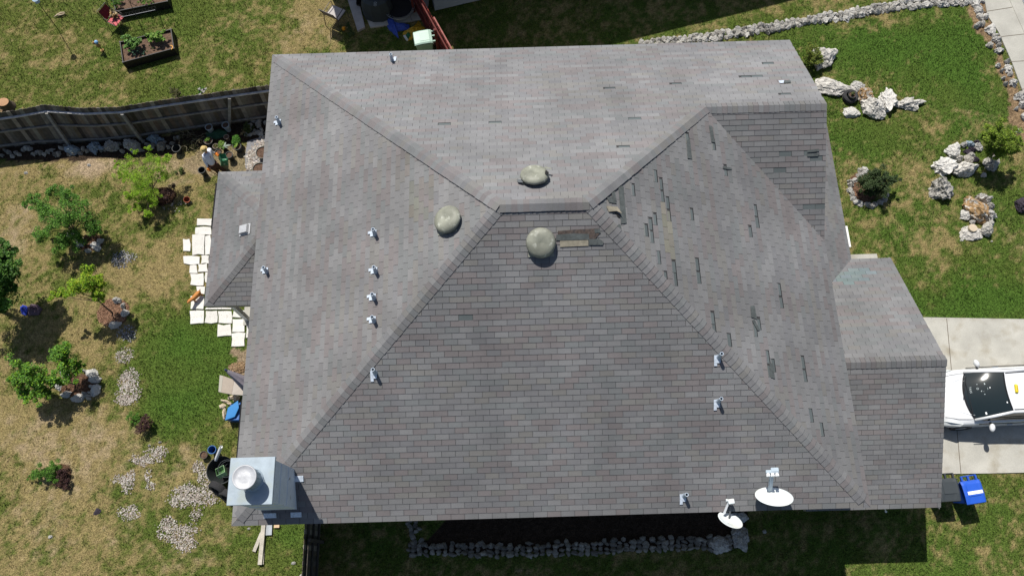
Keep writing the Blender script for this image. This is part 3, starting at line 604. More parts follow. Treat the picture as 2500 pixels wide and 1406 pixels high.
patch([(1367, 588), (1436, 586), (1436, 600), (1367, 603)], 'S', .034, .006, 'torn_tan')
patch([(1479, 483), (1500, 482), (1503, 498), (1486, 496)], 'E', .036, .006, 'torn'); patch([(1490, 467), (1498, 466), (1503, 492), (1496, 494)], 'E', .040, .006, 'torn')
patch([(1478, 505), (1505, 507), (1510, 527), (1500, 519), (1484, 519)], 'E', .045, .006, 'torn_tan', lift=(0, 0, .10, .05, 0))
patch([(1500, 520), (1509, 524), (1513, 534), (1506, 530)], 'E', .033, .004, 'dark'); patch([(1508, 457), (1520, 455), (1528, 546), (1514, 548), (1513, 520)], 'E', .034, .006, 'torn')
patch([(1504, 552), (1512, 548), (1516, 562)], 'E', .034, .006, 'torn'); patch([(1729, 308), (1737, 310), (1744, 350), (1735, 348)], 'E', .034, .006, 'torn'); patch([(1675, 345), (1682, 338), (1688, 390), (1677, 388)], 'E', .034, .006, 'torn')
patch([(1830, 748), (1840, 747), (1846, 780), (1832, 775)], 'E', .034, .006, 'torn'); patch([(1834, 783), (1840, 781), (1853, 806), (1848, 808)], 'E', .034, .006, 'torn'); patch([(1763, 408), (1785, 412), (1784, 416), (1763, 413)], 'E', .034, .006, 'torn')
patch([(1876, 888), (1884, 886), (1890, 925), (1880, 922)], 'E', .034, .006, 'torn'); patch([(1970, 367), (1998, 364), (1999, 370), (1970, 373)], 'W3', .034, .006, 'torn'); patch([(1969, 376), (2000, 374), (1996, 382), (1970, 383)], 'W3', .034, .006, 'torn')
patch([(1900, 200), (1914, 199), (1912, 206), (1903, 206)], 'N', .034, .004, 'flash'); patch([(1914, 199), (1930, 200), (1930, 205), (1913, 206)], 'N', .034, .006, 'torn')
# ------------------------------------------------------------------ rocks and stones
def rock_mesh(seed, rough=.28, sub_=4, flat=.35):
    import bmesh
    bm = bmesh.new(); bmesh.ops.create_icosphere(bm, subdivisions=sub_, radius=1.0)
    off = Vector((seed*7.3, seed*3.1, seed*1.7)); r = random.Random(seed)
    cuts = [(Vector((r.uniform(-1, 1), r.uniform(-1, 1), r.uniform(-.3, 1))).normalized(), r.uniform(.62, .9)) for _ in range(9)]
    for v in bm.verts:
        p = v.co.normalized(); d = 1+rough*1.3*mn.noise(p*1.3+off)
        q = p*d
        for n, k in cuts:
            e = q.dot(n)-k
            if e > 0: q = q-n*e*.85
        q = q*(1+rough*.5*mn.noise(p*2.9+off)+rough*.38*mn.noise(p*6.5+off)-rough*.35*abs(mn.noise(p*4.3-off))+rough*.25*mn.noise(p*14+off))
        if q.z < -flat: q.z = -flat
        v.co = (q.x, q.y, (q.z+flat)/(1+flat))
    me = bpy.data.meshes.new('rock'); bm.to_mesh(me); bm.free(); return me
RM = [rock_mesh(i+1, .3 if i < 8 else .5) for i in range(14)]; RC = {}
rr_ = random.Random(99)
def rock(px, py, wp, hp, h, mk, label, group=None, name='limestone_rock', cat='rock', rz=None, z=0.0, var=None):
    i = rr_.randrange(14) if var is None else var
    if (i, mk) not in RC:
        me = RM[i].copy(); me.materials.append(M[mk]); me.name = name; RC[(i, mk)] = me
        if mk in ('limestone_x',): me.polygons.foreach_set('use_smooth', [True]*len(me.polygons))
    o = bpy.data.objects.new(name, RC[(i, mk)]); COL.objects.link(o)
    s1, s2 = px_scale(px, py); o.location = G(px, py, z+h*.35) ; o.location.z = z-.02
    o.scale = (wp*s1/2*1.12, hp*s2/2*1.05, h+.02); o.rotation_euler = (0, 0, rr_.uniform(-.5, .5) if rz is None else rz)
    return tag(o, label, cat, group)
LW, LS, LO, RD = 'limestone_white', 'limestone', 'limestone_ochre', 'rock_dark'
# boulders of the front lawn
rock(2007, 141, 60, 56, .55, LS, 'large pale boulder with ochre top beside a yellow green shrub', rz=.2)
rock(2027, 212, 86, 46, .35, LS, 'long flat grey limestone boulder against the house corner')
rock(2094, 212, 32, 26, .3, LW, 'small pitted white boulder just above the stacked tyre planter')
rock(2116, 232, 36, 38, .45, 'limestone_ochre', 'orange stained boulder right of the tyre planter')
rock(2136, 264, 56, 46, .5, LS, 'big grey and white boulder in the middle of the lawn row', rz=-.5)
rock(2167, 240, 36, 52, .45, LW, 'tall upright white boulder in the lawn row')
rock(2218, 252, 56, 30, .3, LS, 'flat grey boulder lying alone at the right end of the lawn row')
rock(2079, 274, 40, 30, .2, LW, 'low reddish white rock below the tyre planter')
q7 = lambda x, y: (2240+x*.2418, 280+y*.2418)
for (x, y), w_, h_, hh, mk, lb in (((365,360),34,32,.35,LW,'squarish white boulder at the upper left of the tree rock ring'),((270,505),54,38,.4,LW,'broad white boulder at the lower left of the tree rock ring'),((490,545),64,36,.4,LS,'long grey limestone boulder at the bottom of the tree rock ring'),
 ((415,440),22,16,.25,LS,'small grey rock wedged in the middle of the tree rock ring'),((470,303),16,14,.2,LW,'small round white rock beside the blue grey stone'),((540,298),23,15,.2,'rock_blue','smooth blue grey stone in the tree rock ring'),((605,275),13,11,.16,'rock_purple','small dark purple stone behind the blue grey stone'),
 ((620,325),20,19,.22,LW,'white rock between the blue grey stone and the citrus tree'),((500,368),18,11,.14,'rock_purple','flat dark stone below the blue grey stone'),((560,352),17,11,.15,'rock_purple','dark purple stone left of the citrus tree'),((545,405),18,13,.2,LS,'rock with dark hollow inside the tree ring'),
 ((590,450),18,12,.14,'rock_purple','purple stone in the shade of the citrus tree'),((520,445),28,20,.15,RD,'mossy brown rock inside the tree ring'),((755,490),32,38,.45,LS,'dark shaded boulder right under the citrus tree'),((675,610),13,12,.14,LW,'small white rock in the shade of the citrus tree'),
 ((258,745),46,50,.65,LS,'tall white topped boulder standing alone on the lawn'),((195,680),17,14,.3,LW,'small pale rock leaning on the tall white topped boulder')):
    rock(*q7(x, y), w_, h_, hh, mk, lb)
for (x, y), w_, h_, hh, mk, lb in (((610,960),50,76,.55,LO,'big ochre boulder in the rock pile nearest the driveway'),((640,825),20,14,.4,LW,'white rock at the top of the ochre rock pile'),((700,860),20,18,.4,LW,'pale rock at the upper right of the ochre rock pile'),((735,925),18,18,.35,LS,'grey rock on the right side of the ochre rock pile'),
 ((730,1005),24,24,.4,LW,'white rock halfway down the right side of the ochre rock pile'),((745,1100),14,14,.3,LW,'small white rock low on the right of the ochre rock pile'),((700,1160),28,26,.45,LS,'dark shaded rock at the bottom of the ochre rock pile'),((490,1010),30,30,.25,LW,'white crumbly rock at the left of the ochre rock pile'),((555,1088),13,14,.2,LW,'little white rock between ochre boulder and flat slab rock'),
 ((555,1195),52,34,.2,LS,'flat grey slab rock carrying a round tan stone'),((1055,910),30,34,.4,'rock_purple','dark reddish boulder at the right edge of the lawn')):
    rock(*q7(x, y), w_, h_, hh, mk, lb)
cmat('tan_disc', (.50, .42, .31), .85, var=.08, vs_=20)
m = MB(); p = G(*q7(555, 1147), .2); m.lathe([(.14, -.06), (.15, -.03), (.14, 0.03), (.001, .035)], 28, (0, 0, 0), cap0=True)
o = m.build('round_stone', M['tan_disc']); o.location = (p.x, p.y, .22); tag(o, 'round tan stepping stone lying on the flat slab rock', 'stone')
for i, (x, y) in enumerate(((455,905),(450,930),(465,950),(472,972),(488,990),(505,1000),(540,1003),(575,1000),(600,990),(622,975),(632,955),(478,882),(497,862),(520,848),(508,835),(455,890),(560,1010),(530,832))):
    rock(1850+x*.4977, y*.4977, rr_.uniform(11, 19), rr_.uniform(10, 16), rr_.uniform(.1, .2), LW if rr_.random() < .7 else LS, 'white rock in the ring around the dark round shrub', 'white rocks ringing the round shrub', 'ring_rock')
rock(2490, 319, 16, 10, .1, LW, 'small white rock in the litter strip right of the citrus tree'); rock(2348, 585, 9, 6, .05, LW, 'tiny white stone on the lawn left of the slab rock'); rock(2422, 589, 5, 4, .04, LW, 'tiny white stone on the lawn below the ochre rock pile')
def along(path, n, jit):
    P = [Vector((a, b)) for a, b in path]; L = [(P[i+1]-P[i]).length for i in range(len(P)-1)]; T = sum(L)
    for k in range(n):
        d = (k+.5)/n*T; i = 0
        while i < len(L)-1 and d > L[i]: d -= L[i]; i += 1
        t = (P[i+1]-P[i]).normalized(); nn = Vector((-t.y, t.x)); j = rr_.uniform(-jit, jit)
        yield P[i]+t*min(d, L[i])+nn*j
top = [(1560, 112), (1640, 102), (1800, 82), (1960, 54), (2060, 38), (2200, 14), (2330, 3), (2405, -3)]
for row, (dy, n) in enumerate(((-8, 64), (4, 66), (-2, 44))):
    for p in along(top, n, 3): rock(p.x, p.y+dy, rr_.uniform(10, 20), rr_.uniform(9, 15), rr_.uniform(.10, .22), LW if rr_.random() < .55 else LS, 'pale limestone rock in the long stone border across the far lawn edge', 'rocks of the long far stone border', 'border_rock')
for px, py, w_, h_, d_ in ((2376,0,26,18,0),(2384,14,20,16,0),(2391,26,16,18,0),(2394,40,20,18,1),(2407,40,14,12,0),(2400,58,12,12,1),(2412,70,13,10,0),(2385,64,12,10,0),(2389,60,12,10,0),(2420,72,24,24,0),(2430,88,14,12,0),(2435,97,20,16,0),(2438,122,20,11,0),(2440,110,12,8,1),(2418,110,16,12,1),(2460,150,12,9,0),(2462,166,20,22,0),(2468,180,12,10,0),(2438,160,12,10,0),(2447,172,8,7,0),(2474,200,20,16,0),(2450,190,9,7,0),(2456,205,10,8,1),(2490,236,22,18,0),(2497,255,16,16,0),(2482,265,10,7,0),(2503,285,16,20,0),(2494,230,16,14,1)):
    rock(px, py, w_, h_, .16+.1*rr_.random(), LS if d_ else LW, 'white rock in the leaf litter strip beside the pavement', 'rocks edging the pavement strip', 'edging_rock')
# stones round the shaded bed south of the house
for p in along([(1004, 1262), (1016, 1300), (1012, 1345)], 20, 14): rock(p.x, p.y, rr_.uniform(10, 17), rr_.uniform(9, 15), rr_.uniform(.1, .2), RD, 'grey stone in the border of the shaded bed under the south eave', 'stones bordering the shaded bed', 'bed_stone')
for n, o_, j in ((50, -9, 4), (50, 1, 4), (50, 9, 4), (34, -15, 5)):
    for p in along([(1000, 1342), (1250, 1345), (1500, 1336), (1640, 1330), (1790, 1326)], n, j): rock(p.x, p.y+o_, rr_.uniform(9, 20), rr_.uniform(8, 16), rr_.uniform(.08, .22), RD, 'grey stone in the border of the shaded bed under the south eave', 'stones bordering the shaded bed', 'bed_stone')
rock(1806, 1308, 44, 58, .35, LS, 'large tall grey boulder at the right end of the shaded bed'); rock(1757, 1327, 52, 40, .3, LS, 'wide grey boulder next to the big end boulder of the shaded bed'); rock(1812, 1262, 30, 28, .3, LW, 'white pitted rock beside the small satellite dish'); rock(1798, 1256, 18, 14, .25, LW, 'little white rock behind the small satellite dish')
rock(1867, 1297, 9, 10, .08, LW, 'small white ring shaped stone on the shaded lawn'); rock(1356, 1356, 10, 8, .08, LS, 'single small stone just outside the shaded bed border')
# stones along the picket fence
for px, py, w_, h_, lb in ((175,366,32,24,'blue grey rock nearest the leaning fence post'),(229,358,34,27,'blue grey rock with a flat top, second of the large fence rocks'),(270,357,36,26,'big grey rock, third of the large fence rocks'),(318,351,42,26,'broad dark rock behind the feathery shrub'),(375,338,34,22,'blue grey boulder right of the feathery shrub'),(392,356,22,20,'dark shaded rock under the feathery shrub')):
    rock(px, py, w_, h_, .3, 'rock_blue' if 'blue' in lb else RD, lb, name='fence_rock')
for p in list(along([(-10, 372), (100, 372), (200, 364), (300, 358), (440, 345)], 52, 12)): rock(p.x, p.y, rr_.uniform(8, 15), rr_.uniform(7, 12), rr_.uniform(.08, .18), RD, 'small grey stone at the foot of the picket fence', 'small stones along the picket fence', 'fence_stone')
for i in range(26): rock(rr_.uniform(598, 652), rr_.uniform(288, 330), rr_.uniform(7, 13), rr_.uniform(7, 11), rr_.uniform(.07, .13), LS, 'small pale stone in the corner between picket fence and house', 'pale stones in the fence corner', 'corner_stone')
# rings round the young trees
def ring(lst, label, group, mk=LW):
    for px, py, w_, h_ in lst: rock(px, py, w_, h_, rr_.uniform(.14, .26), mk, label, group, 'ring_rock')
ring([(171,574,18,15),(193,593,26,22),(215,612,14,10),(233,600,28,24),(243,589,16,16)], 'white rock at the foot of the large green tree', 'rocks at the foot of the large green tree')
ring([(284,732,22,14),(300,748,12,10),(303,764,18,22),(299,744,12,8),(278,793,28,22)], 'white rock around the mulch of the middle tree', 'rocks around the middle tree')
ring([(223,912,26,26),(230,925,28,20),(232,952,22,30),(190,971,30,22),(161,962,24,18),(141,940,24,18),(222,943,9,10),(205,960,10,8),(214,966,10,9),(219,958,9,9),(216,972,9,8),(153,910,18,14)], 'white rock in the ring below the leafy double tree', 'rocks below the leafy double tree')
ring([(205,905,10,8),(160,917,18,12)], 'small rock peeping through leaves of the double tree', 'rocks peeping through the double tree')
for px, py, s_, lb in ((122,1310,11,'white stone alone on the dry grass at lower left'),(63,422,8,'small white stone on dry ground near the fence shadow'),(217,403,8,'small white stone on the bare patch by the fence'),(716,1374,10,'white stone near the lower wooden fence'),(735,1404,9,'white stone at the foot of the lower fence'),(389,1079,7,'small white stone above the pebble patches'),(364,1087,7,'small white stone left of its twin above the pebbles'),(607,1290,7,'small white stone under the south west roof corner')):
    rock(px, py, s_, s_*.8, .06, LW, lb, name='small_stone')
o = rock(237, 1248, 20, 15, .05, 'rock_purple', 'dark slate chip lying on the dry lawn', name='slate_chip'); o.rotation_euler = (.3, .1, .6)
# pebble patches
def pebbles(patches, name, label, seed, pal, n_per=1.0, rad=(.014, .034)):
    r = random.Random(seed); V = []; F = []; C = []
    for px, py, rx, ry, dens in patches:
        s1, s2 = px_scale(px, py); c = G(px, py); A = math.pi*rx*s1*ry*s2; n = int(A*dens*n_per)
        for _ in range(n):
            t = r.uniform(0, 6.283); q = math.sqrt(r.random())*(1+.25*r.gauss(0, 1)*.6); x = c.x+rx*s1*q*math.cos(t); y = c.y+ry*s2*q*math.sin(t)
            a = r.uniform(*rad); b = a*r.uniform(.6, .95); hh = a*r.uniform(.5, .8); ph_ = r.uniform(0, 3.14); k = len(V); z0 = r.uniform(-.006, .012)
            cs, sn = math.cos(ph_), math.sin(ph_); N = 6
            for lv, z in ((1.0, 0), (.72, hh*.8)):
                for j in range(N):
                    u = 6.283*j/N+lv; xx = a*lv*math.cos(u); yy = b*lv*math.sin(u); V.append((x+xx*cs-yy*sn, y+xx*sn+yy*cs, z0+z))
            V.append((x, y, z0+hh)); col = jit(r, .75, 1.15, r.choice(pal))
            for j in range(N):
                j2 = (j+1) % N; F.append((k+j, k+j2, k+N+j2, k+N+j)); F.append((k+N+j, k+N+j2, k+2*N)); C += [col, col]
    mb = MB(); mb.v = [Vector(v) for v in V]; mb.f = F; mb.m = [0]*len(F); mb.c = C
    o = mb.build(name, M['pebble']); tag(o, label, 'pebbles', kind='stuff'); return o
PW = [(.40, .365, .32), (.31, .275, .24), (.48, .45, .41), (.25, .21, .175), (.36, .32, .28)]; PG = [(.28, .28, .28), (.20, .20, .21), (.38, .37, .36), (.14, .14, .14)]
D = 800
pebbles([(297,632,24,20,D),(322,628,12,10,D*.6)], 'pebbles', 'round grey pebble patch below the large green tree', 1, PG)
pebbles([(308,812,22,18,D*.8),(318,825,14,10,D*.5)], 'pebbles', 'shaded grey pebble patch below the middle tree', 2, PG)
pebbles([(305,868,22,18,D*.8),(318,925,22,26,D),(302,930,14,22,D*.7),(315,962,28,26,D),(305,975,24,14,D)], 'pebbles', 'long white pebble strip beside the green lawn', 3, PW)
pebbles([(375,1110,26,18,D),(345,1125,18,10,D),(398,1100,14,12,D*.8),(330,1118,12,10,D*.6),(352,1130,10,8,D)], 'pebbles', 'white pebble patch at the edge of the dry lawn', 4, PW)
pebbles([(295,1170,22,12,D),(312,1180,16,22,D),(320,1160,10,12,D)], 'pebbles', 'white pebble patch left of the narrow pebble strip', 5, PW)
pebbles([(362,1160,8,14,D),(368,1185,12,12,D*.8)], 'pebbles', 'narrow white pebble strip between two patches', 6, PW)
pebbles([(315,1252,26,18,D),(322,1240,14,8,D*.7)], 'pebbles', 'small oval pebble patch on the dry lawn', 7, PW)
pebbles([(455,1205,38,24,D),(500,1215,34,22,D),(440,1225,24,16,D*.8),(480,1255,14,16,D*.8),(425,1225,10,8,D)], 'pebbles', 'large pebble patch near the chimney corner', 8, PW)
pebbles([(410,1280,22,18,D),(440,1305,34,26,D),(455,1330,26,18,D),(400,1300,16,18,D*.6),(470,1290,18,14,D*.4)], 'pebbles', 'broad pebble patch lowest on the lawn', 9, PW)
pebbles([(485,1140,16,14,D),(500,1165,16,18,D),(515,1190,16,14,D*.8)], 'pebbles', 'pebble patch beside the black tub', 10, PW)
pebbles([(622,385,20,28,D*1.1),(635,358,14,16,D),(612,405,12,12,D),(640,345,12,12,D*.5)], 'pebbles', 'white and tan pebbles beside the half barrels', 11, PW, rad=(.02, .05))
pebbles([(450,492,18,10,160),(430,500,16,16,120),(590,935,20,10,120),(400,505,14,10,100)], 'pebbles', 'thin scatter of pebbles round the terracotta pot', 12, PW)
cmat('slate', (.19, .19, .20), .85, var=.15, vs_=4, fine=.15)
m = MB(); m.prism(GL([(604, 345), (640, 335), (665, 345), (660, 412), (600, 412), (598, 385)]), -.03, .012); o = m.build('stepping_slab', M['slate']); tag(o, 'grey slate slab under the pebbles beside the house corner', 'slab')
# mulch under trees
def mulch(px, py, rx, ry, label, dark=1.0, seed=1):
    r = random.Random(seed); c = G(px, py); s1, s2 = px_scale(px, py); mb = MB(); ply = []
    for k in range(20):
        t = 6.283*k/20; q = r.uniform(.85, 1.1); ply.append((c.x+rx*s1*q*math.cos(t), c.y+ry*s2*q*math.sin(t)))
    mb.prism(ply, -.03, .012, (.10*dark, .055*dark, .035*dark))
    for _ in range(int(900*rx*ry*s1*s2*3.14)):
        t = r.uniform(0, 6.283); q = math.sqrt(r.random()); p = Vector((c.x+rx*s1*q*math.cos(t), c.y+ry*s2*q*math.sin(t), .012+r.uniform(.003, .02))); a = r.uniform(0, 3.14); L = r.uniform(.02, .05)
        d = Vector((math.cos(a)*L, math.sin(a)*L, r.uniform(-.006, .006))); k = r.uniform(.5, 1.7)*dark
        mb.bar(p-d, p+d, .012, .008, col=(.17*k, .10*k, .065*k))
    o = mb.build('mulch', M['mulch']); tag(o, label, 'mulch', kind='stuff')
mulch(276, 762, 38, 34, 'brown bark mulch around the middle tree', 1.3, 1); mulch(190, 940, 44, 26, 'brown bark mulch inside the white rock ring', .9, 2); mulch(222, 592, 30, 20, 'dark mulch at the foot of the large green tree', .6, 3)
mulch(150, 1160, 24, 28, 'dark reddish mulch beside the low bush', .7, 4); mulch(2108, 458, 34, 36, 'brown leaf mulch inside the ring of the round shrub', 1.1, 5); mulch(395, 480, 34, 22, 'dark mulch under the purple leaved shrub', .55, 6)
# ------------------------------------------------------------------ flagstones
Z4 = [((353,252),(457,305)),((340,310),(455,360)),((325,362),(410,498)),((412,362),(449,497)),((262,388),(312,472)),((262,503),(375,558)),((385,498),(436,552)),((308,562),(360,616)),((365,553),(428,610)),((313,615),(403,697)),((408,612),(426,680)),((352,702),(412,758)),((312,762),(405,856)),((308,860),(405,950)),((410,840),(590,856)),((408,860),(492,945)),((495,862),(588,950)),((488,953),(583,1032)),((592,862),(678,910)),((587,914),(676,1003)),((584,1007),(675,1100)),((682,862),(740,948)),((682,952),(740,1040))]
for k, ((x0, y0), (x1_, y1_)) in enumerate(Z4):
    r = random.Random(k+5); P = []
    for (x, y) in ((x0, y0), ((x0+x1_)/2, y0), (x1_, y0), (x1_, (y0+y1_)/2), (x1_, y1_), ((x0+x1_)/2, y1_), (x0, y1_), (x0, (y0+y1_)/2)):
        P.append(G(350+(x+r.uniform(-5, 5))*.3697, 440+(y+r.uniform(-5, 5))*.3697))
    c = sum(P, Vector())/8; P = [c+(q-c)*r.uniform(.93, .97) for q in P]; m = MB(); m.prism(P[::-1], -.03, .035+r.uniform(0, .012))
    o = m.build('flagstone', M['slab'], org=(c.x, c.y, 0), bevel=.008); tag(o, 'white limestone flagstone in the path along the patio', 'flagstone', 'white flagstones of the patio path')
# ------------------------------------------------------------------ plants
def leaves(mb, cl, n, size, pal, r, flat=.35, asp=.5):
    for _ in range(n):
        c, rad = r.choice(cl); 
        while True:
            d = Vector((r.uniform(-1, 1), r.uniform(-1, 1), r.uniform(-1, 1)))
            if d.length < 1: break
        p = Vector(c)+Vector((d.x*rad, d.y*rad, d.z*rad*.75)); s = size*r.uniform(.6, 1.3); nrm = Vector((r.gauss(0, flat*1.6), r.gauss(0, flat*1.6), 1)).normalized()
        a = nrm.cross(Vector((r.uniform(-1, 1), r.uniform(-1, 1), r.uniform(-.3, .3)))).normalized(); b = nrm.cross(a)
        k = r.uniform(.45, 1.55); col = tuple(v*k for v in r.choice(pal))
        mb.add([p-a*s, p+b*s*asp+nrm*s*.15, p+a*s, p-b*s*asp+nrm*s*.15], [(0, 1, 2, 3)], col)
GRN = [(.075, .19, .02), (.11, .26, .028), (.055, .14, .015), (.15, .31, .04)]
YEL = [(.19, .34, .015), (.26, .40, .02), (.13, .27, .015), (.36, .42, .03)]
BRI = [(.13, .26, .03), (.18, .32, .05), (.09, .2, .02), (.2, .3, .06)]
PUR = [(.06, .025, .025), (.09, .04, .03), (.04, .02, .02), (.12, .07, .05)]
DGR = [(.06, .16, .02), (.04, .11, .015), (.08, .20, .025), (.12, .24, .04)]
LF = 4.6
def plant(name, base, clumps, n, size, pal, label, cat, seed, trunk=.035, group=None, asp=.5, stems=True, flat=.35, sparse=None, bark='bark'):
    """clumps: (px, py, z, radius m)"""
    r = random.Random(seed); b = G(*base); t = thing(name, b, label, cat, group); C = [(G(px, py, z), rad) for px, py, z, rad in clumps]
    mc = sum((c for c, _ in C), Vector())/len(C)
    m = MB(); fork = b*.55+mc*.45; fork.z = max(.12, mc.z*.45)
    if stems:
        mid = (b+fork)/2+Vector((r.uniform(-.03, .03), r.uniform(-.03, .03), 0)); m.tube([b-Vector((0, 0, .05)), mid, fork], [trunk, trunk*.8, trunk*.7], 8)
        for c, rad in C:
            q = (fork+c)/2+Vector((r.uniform(-.08, .08), r.uniform(-.08, .08), r.uniform(0, .1))); m.tube([fork, q, c], [trunk*.6, trunk*.38, trunk*.15], 6)
            for _ in range(4):
                e = c+Vector((r.uniform(-1, 1), r.uniform(-1, 1), r.uniform(-.3, .8)))*rad*.9; m.tube([q.lerp(c, r.uniform(.2, .9)), e], [trunk*.25, trunk*.08], 5)
        m.build('trunk', M[bark], t)
    m = MB(); sub_c = []
    for c, rad in C:
        k = max(4, int(26*rad/.35))
        for _ in range(k):
            d = Vector((r.gauss(0, .5), r.gauss(0, .5), r.gauss(0, .4))); sub_c.append((c+d*rad, rad*r.uniform(.25, .5)))
    leaves(m, sub_c, int(n*LF), size*.72, pal, r, flat, asp); m.build('crown' if stems else 'foliage', M['leaf'], t); return t
plant('young_tree', (205,588), [(140,545,1.5,.42),(185,520,1.7,.42),(110,510,1.6,.32),(165,480,1.8,.30),(215,545,1.3,.35),(85,490,1.5,.22),(130,465,1.8,.2),(185,575,1.0,.3),(230,560,1.0,.2),(60,500,1.4,.12),(105,570,1.1,.28),(150,595,.9,.3)], 4600, .036, GRN, 'large loose green tree with a white rock ring at its foot', 'tree', 1, .04)
plant('feathery_shrub', (395,478), [(340,430,1.1,.42),(380,400,1.3,.32),(310,410,1.2,.3),(350,460,1.0,.35),(300,430,1.2,.2),(410,385,1.2,.15),(330,370,1.5,.12),(375,480,.8,.25),(320,480,.9,.25),(365,365,1.4,.12),(395,430,1.0,.2),(285,400,1.1,.1),(360,520,.6,.2),(330,505,.6,.18)], 3800, .034, [(.24, .40, .02), (.30, .46, .03), (.17, .33, .02)], 'bright yellow green feathery tree near the picket fence', 'tree', 2, .025, asp=.28)
plant('young_tree', (275,764), [(205,690,1.9,.36),(180,705,1.8,.28),(235,705,1.7,.26),(215,665,1.9,.2),(160,715,1.7,.18),(130,722,1.6,.13),(240,680,1.8,.18),(250,725,1.5,.15)], 2300, .042, YEL, 'small yellow green tree with a leaning trunk in a mulch ring', 'tree', 3, .03)
plant('young_tree', (188,938), [(150,875,1.4,.34),(170,905,1.1,.28),(60,905,1.5,.36),(90,930,1.3,.38),(40,930,1.3,.25),(100,960,1.0,.28),(150,855,1.6,.22),(135,930,.9,.22),(70,960,.9,.26),(190,890,.9,.15)], 3400, .048, GRN[:2]+YEL[:1]+GRN[3:], 'wide leafy double tree with white flowers beneath', 'tree', 4, .035)
plant('dark_tree', (2,760), [(-30,640,2.4,.6),(10,615,2.4,.32),(-20,700,2.2,.6),(15,660,2.1,.38),(-60,670,2.6,.7),(20,690,1.9,.3),(-40,740,1.8,.6),(10,740,1.5,.28)], 5200, .06, DGR, 'dense dark green tree cut by the left edge of the photo', 'tree', 5, .07)
plant('low_bush', (140,1158), [(110,1150,.35,.26),(95,1160,.3,.18),(130,1140,.35,.2),(80,1165,.25,.12),(125,1155,.3,.2)], 1500, .03, GRN, 'low green bush beside a dark mulch patch on the dry lawn', 'bush', 6, .02, asp=.3)
plant('purple_shrub', (400,484), [(395,478,.45,.22),(410,470,.4,.18),(382,488,.3,.18)], 900, .03, PUR, 'purple brown leaved shrub under the feathery tree', 'shrub', 7, .015)
plant('purple_shrub', (352,1042), [(355,1030,.4,.16),(350,1042,.3,.2),(358,1020,.4,.1)], 750, .028, PUR, 'reddish purple shrub on the edge of the green lawn', 'shrub', 8, .012)
plant('low_bush', (326,1022), [(322,1020,.2,.17),(335,1025,.15,.12)], 500, .026, GRN, 'small bright green tuft left of the reddish shrub', 'bush', 9, .01, asp=.3, stems=False)
plant('dark_shrub', (155,1168), [(152,1160,.25,.2),(160,1175,.2,.16)], 500, .025, PUR[:3], 'dark reddish shrub right of the low green bush', 'shrub', 10, .012)
plant('round_shrub', (2128,462), [(2135,445,.7,.36),(2110,445,.6,.25),(2165,440,.7,.26),(2140,425,.85,.26),(2150,462,.5,.24),(2185,440,.6,.14),(2120,465,.4,.2)], 3200, .034, [(.04, .075, .02), (.028, .055, .014), (.06, .10, .03), (.085, .12, .05)], 'dark round shrub inside a ring of white rocks', 'shrub', 11, .03)
plant('citrus_tree', (2412,392), [(2440,345,1.5,.40),(2415,330,1.5,.28),(2465,330,1.6,.30),(2440,315,1.8,.26),(2470,365,1.2,.26),(2425,370,1.1,.24),(2485,350,1.3,.2),(2445,375,1.0,.22)], 3200, .05, [(.20, .30, .025), (.15, .24, .02), (.28, .36, .05), (.10, .17, .015)], 'glossy yellow green tree on the front lawn among rocks', 'tree', 12, .05, asp=.35)
plant('low_bush', (1988,140), [(1985,125,.6,.26),(1992,145,.5,.24),(1980,145,.3,.22),(1978,115,.5,.15)], 1000, .034, [(.15, .20, .03), (.22, .24, .04), (.10, .15, .02)], 'yellow green shrub growing against the large pale boulder', 'shrub', 13, .012, stems=False)
plant('weed_clump', (430,240), [(430,228,.35,.16),(425,222,.3,.14),(437,236,.2,.14)], 420, .026, [(.08, .09, .03), (.11, .10, .04)], 'brownish green weed clump behind the picket fence', 'weeds', 14, .008, stems=False)
plant('weed_clump', (852,75), [(853,70,.2,.14),(857,82,.15,.12),(850,60,.2,.1)], 380, .024, [(.08, .12, .03), (.05, .08, .02)], 'small weed clump at the end of the concrete curb', 'weeds', 15, .008, stems=False)
t = plant('white_flower_bush', (494,226), [(492,222,.4,.13),(487,224,.35,.1),(500,220,.4,.1)], 260, .03, GRN[:3], 'small bush of white roses behind the picket fence', 'flowers', 16, .01)
cmat('white_petal', (.80, .78, .74), .7)
m = MB()
for px, py in ((486,218),(493,221),(502,218),(497,225),(488,231)):
    p = G(px, py, .45)
    for k in range(9): a = k*2.4; m.lathe([(.001, 0), (.028, .01), (.02, .022)], 6, p+Vector((math.cos(a)*.02*(k % 3), math.sin(a)*.02*(k % 3), .004*k)))
m.build('flowers', M['white_petal'], t)
m = MB(); r = random.Random(8)
for px, py, s_ in ((150,935,1),(138,945,1),(130,938,.8),(155,908,1),(163,902,.8),(146,928,.8)):
    for k in range(7):
        a = r.uniform(0, 6.28); p = G(px, py, .35); L = .1*s_; e = p+Vector((math.cos(a)*L, math.sin(a)*L, r.uniform(-.02, .04))); w_ = Vector((-math.sin(a), math.cos(a), 0))*.016; mid = (p+e)/2+Vector((0, 0, .02))
        m.add([p, mid+w_, e, mid-w_], [(0, 1, 2, 3)])
o = m.build('white_flowers', M['white_petal'], org=G(145, 940)); tag(o, 'starry white blooms on the left of the white rock ring', 'flowers')
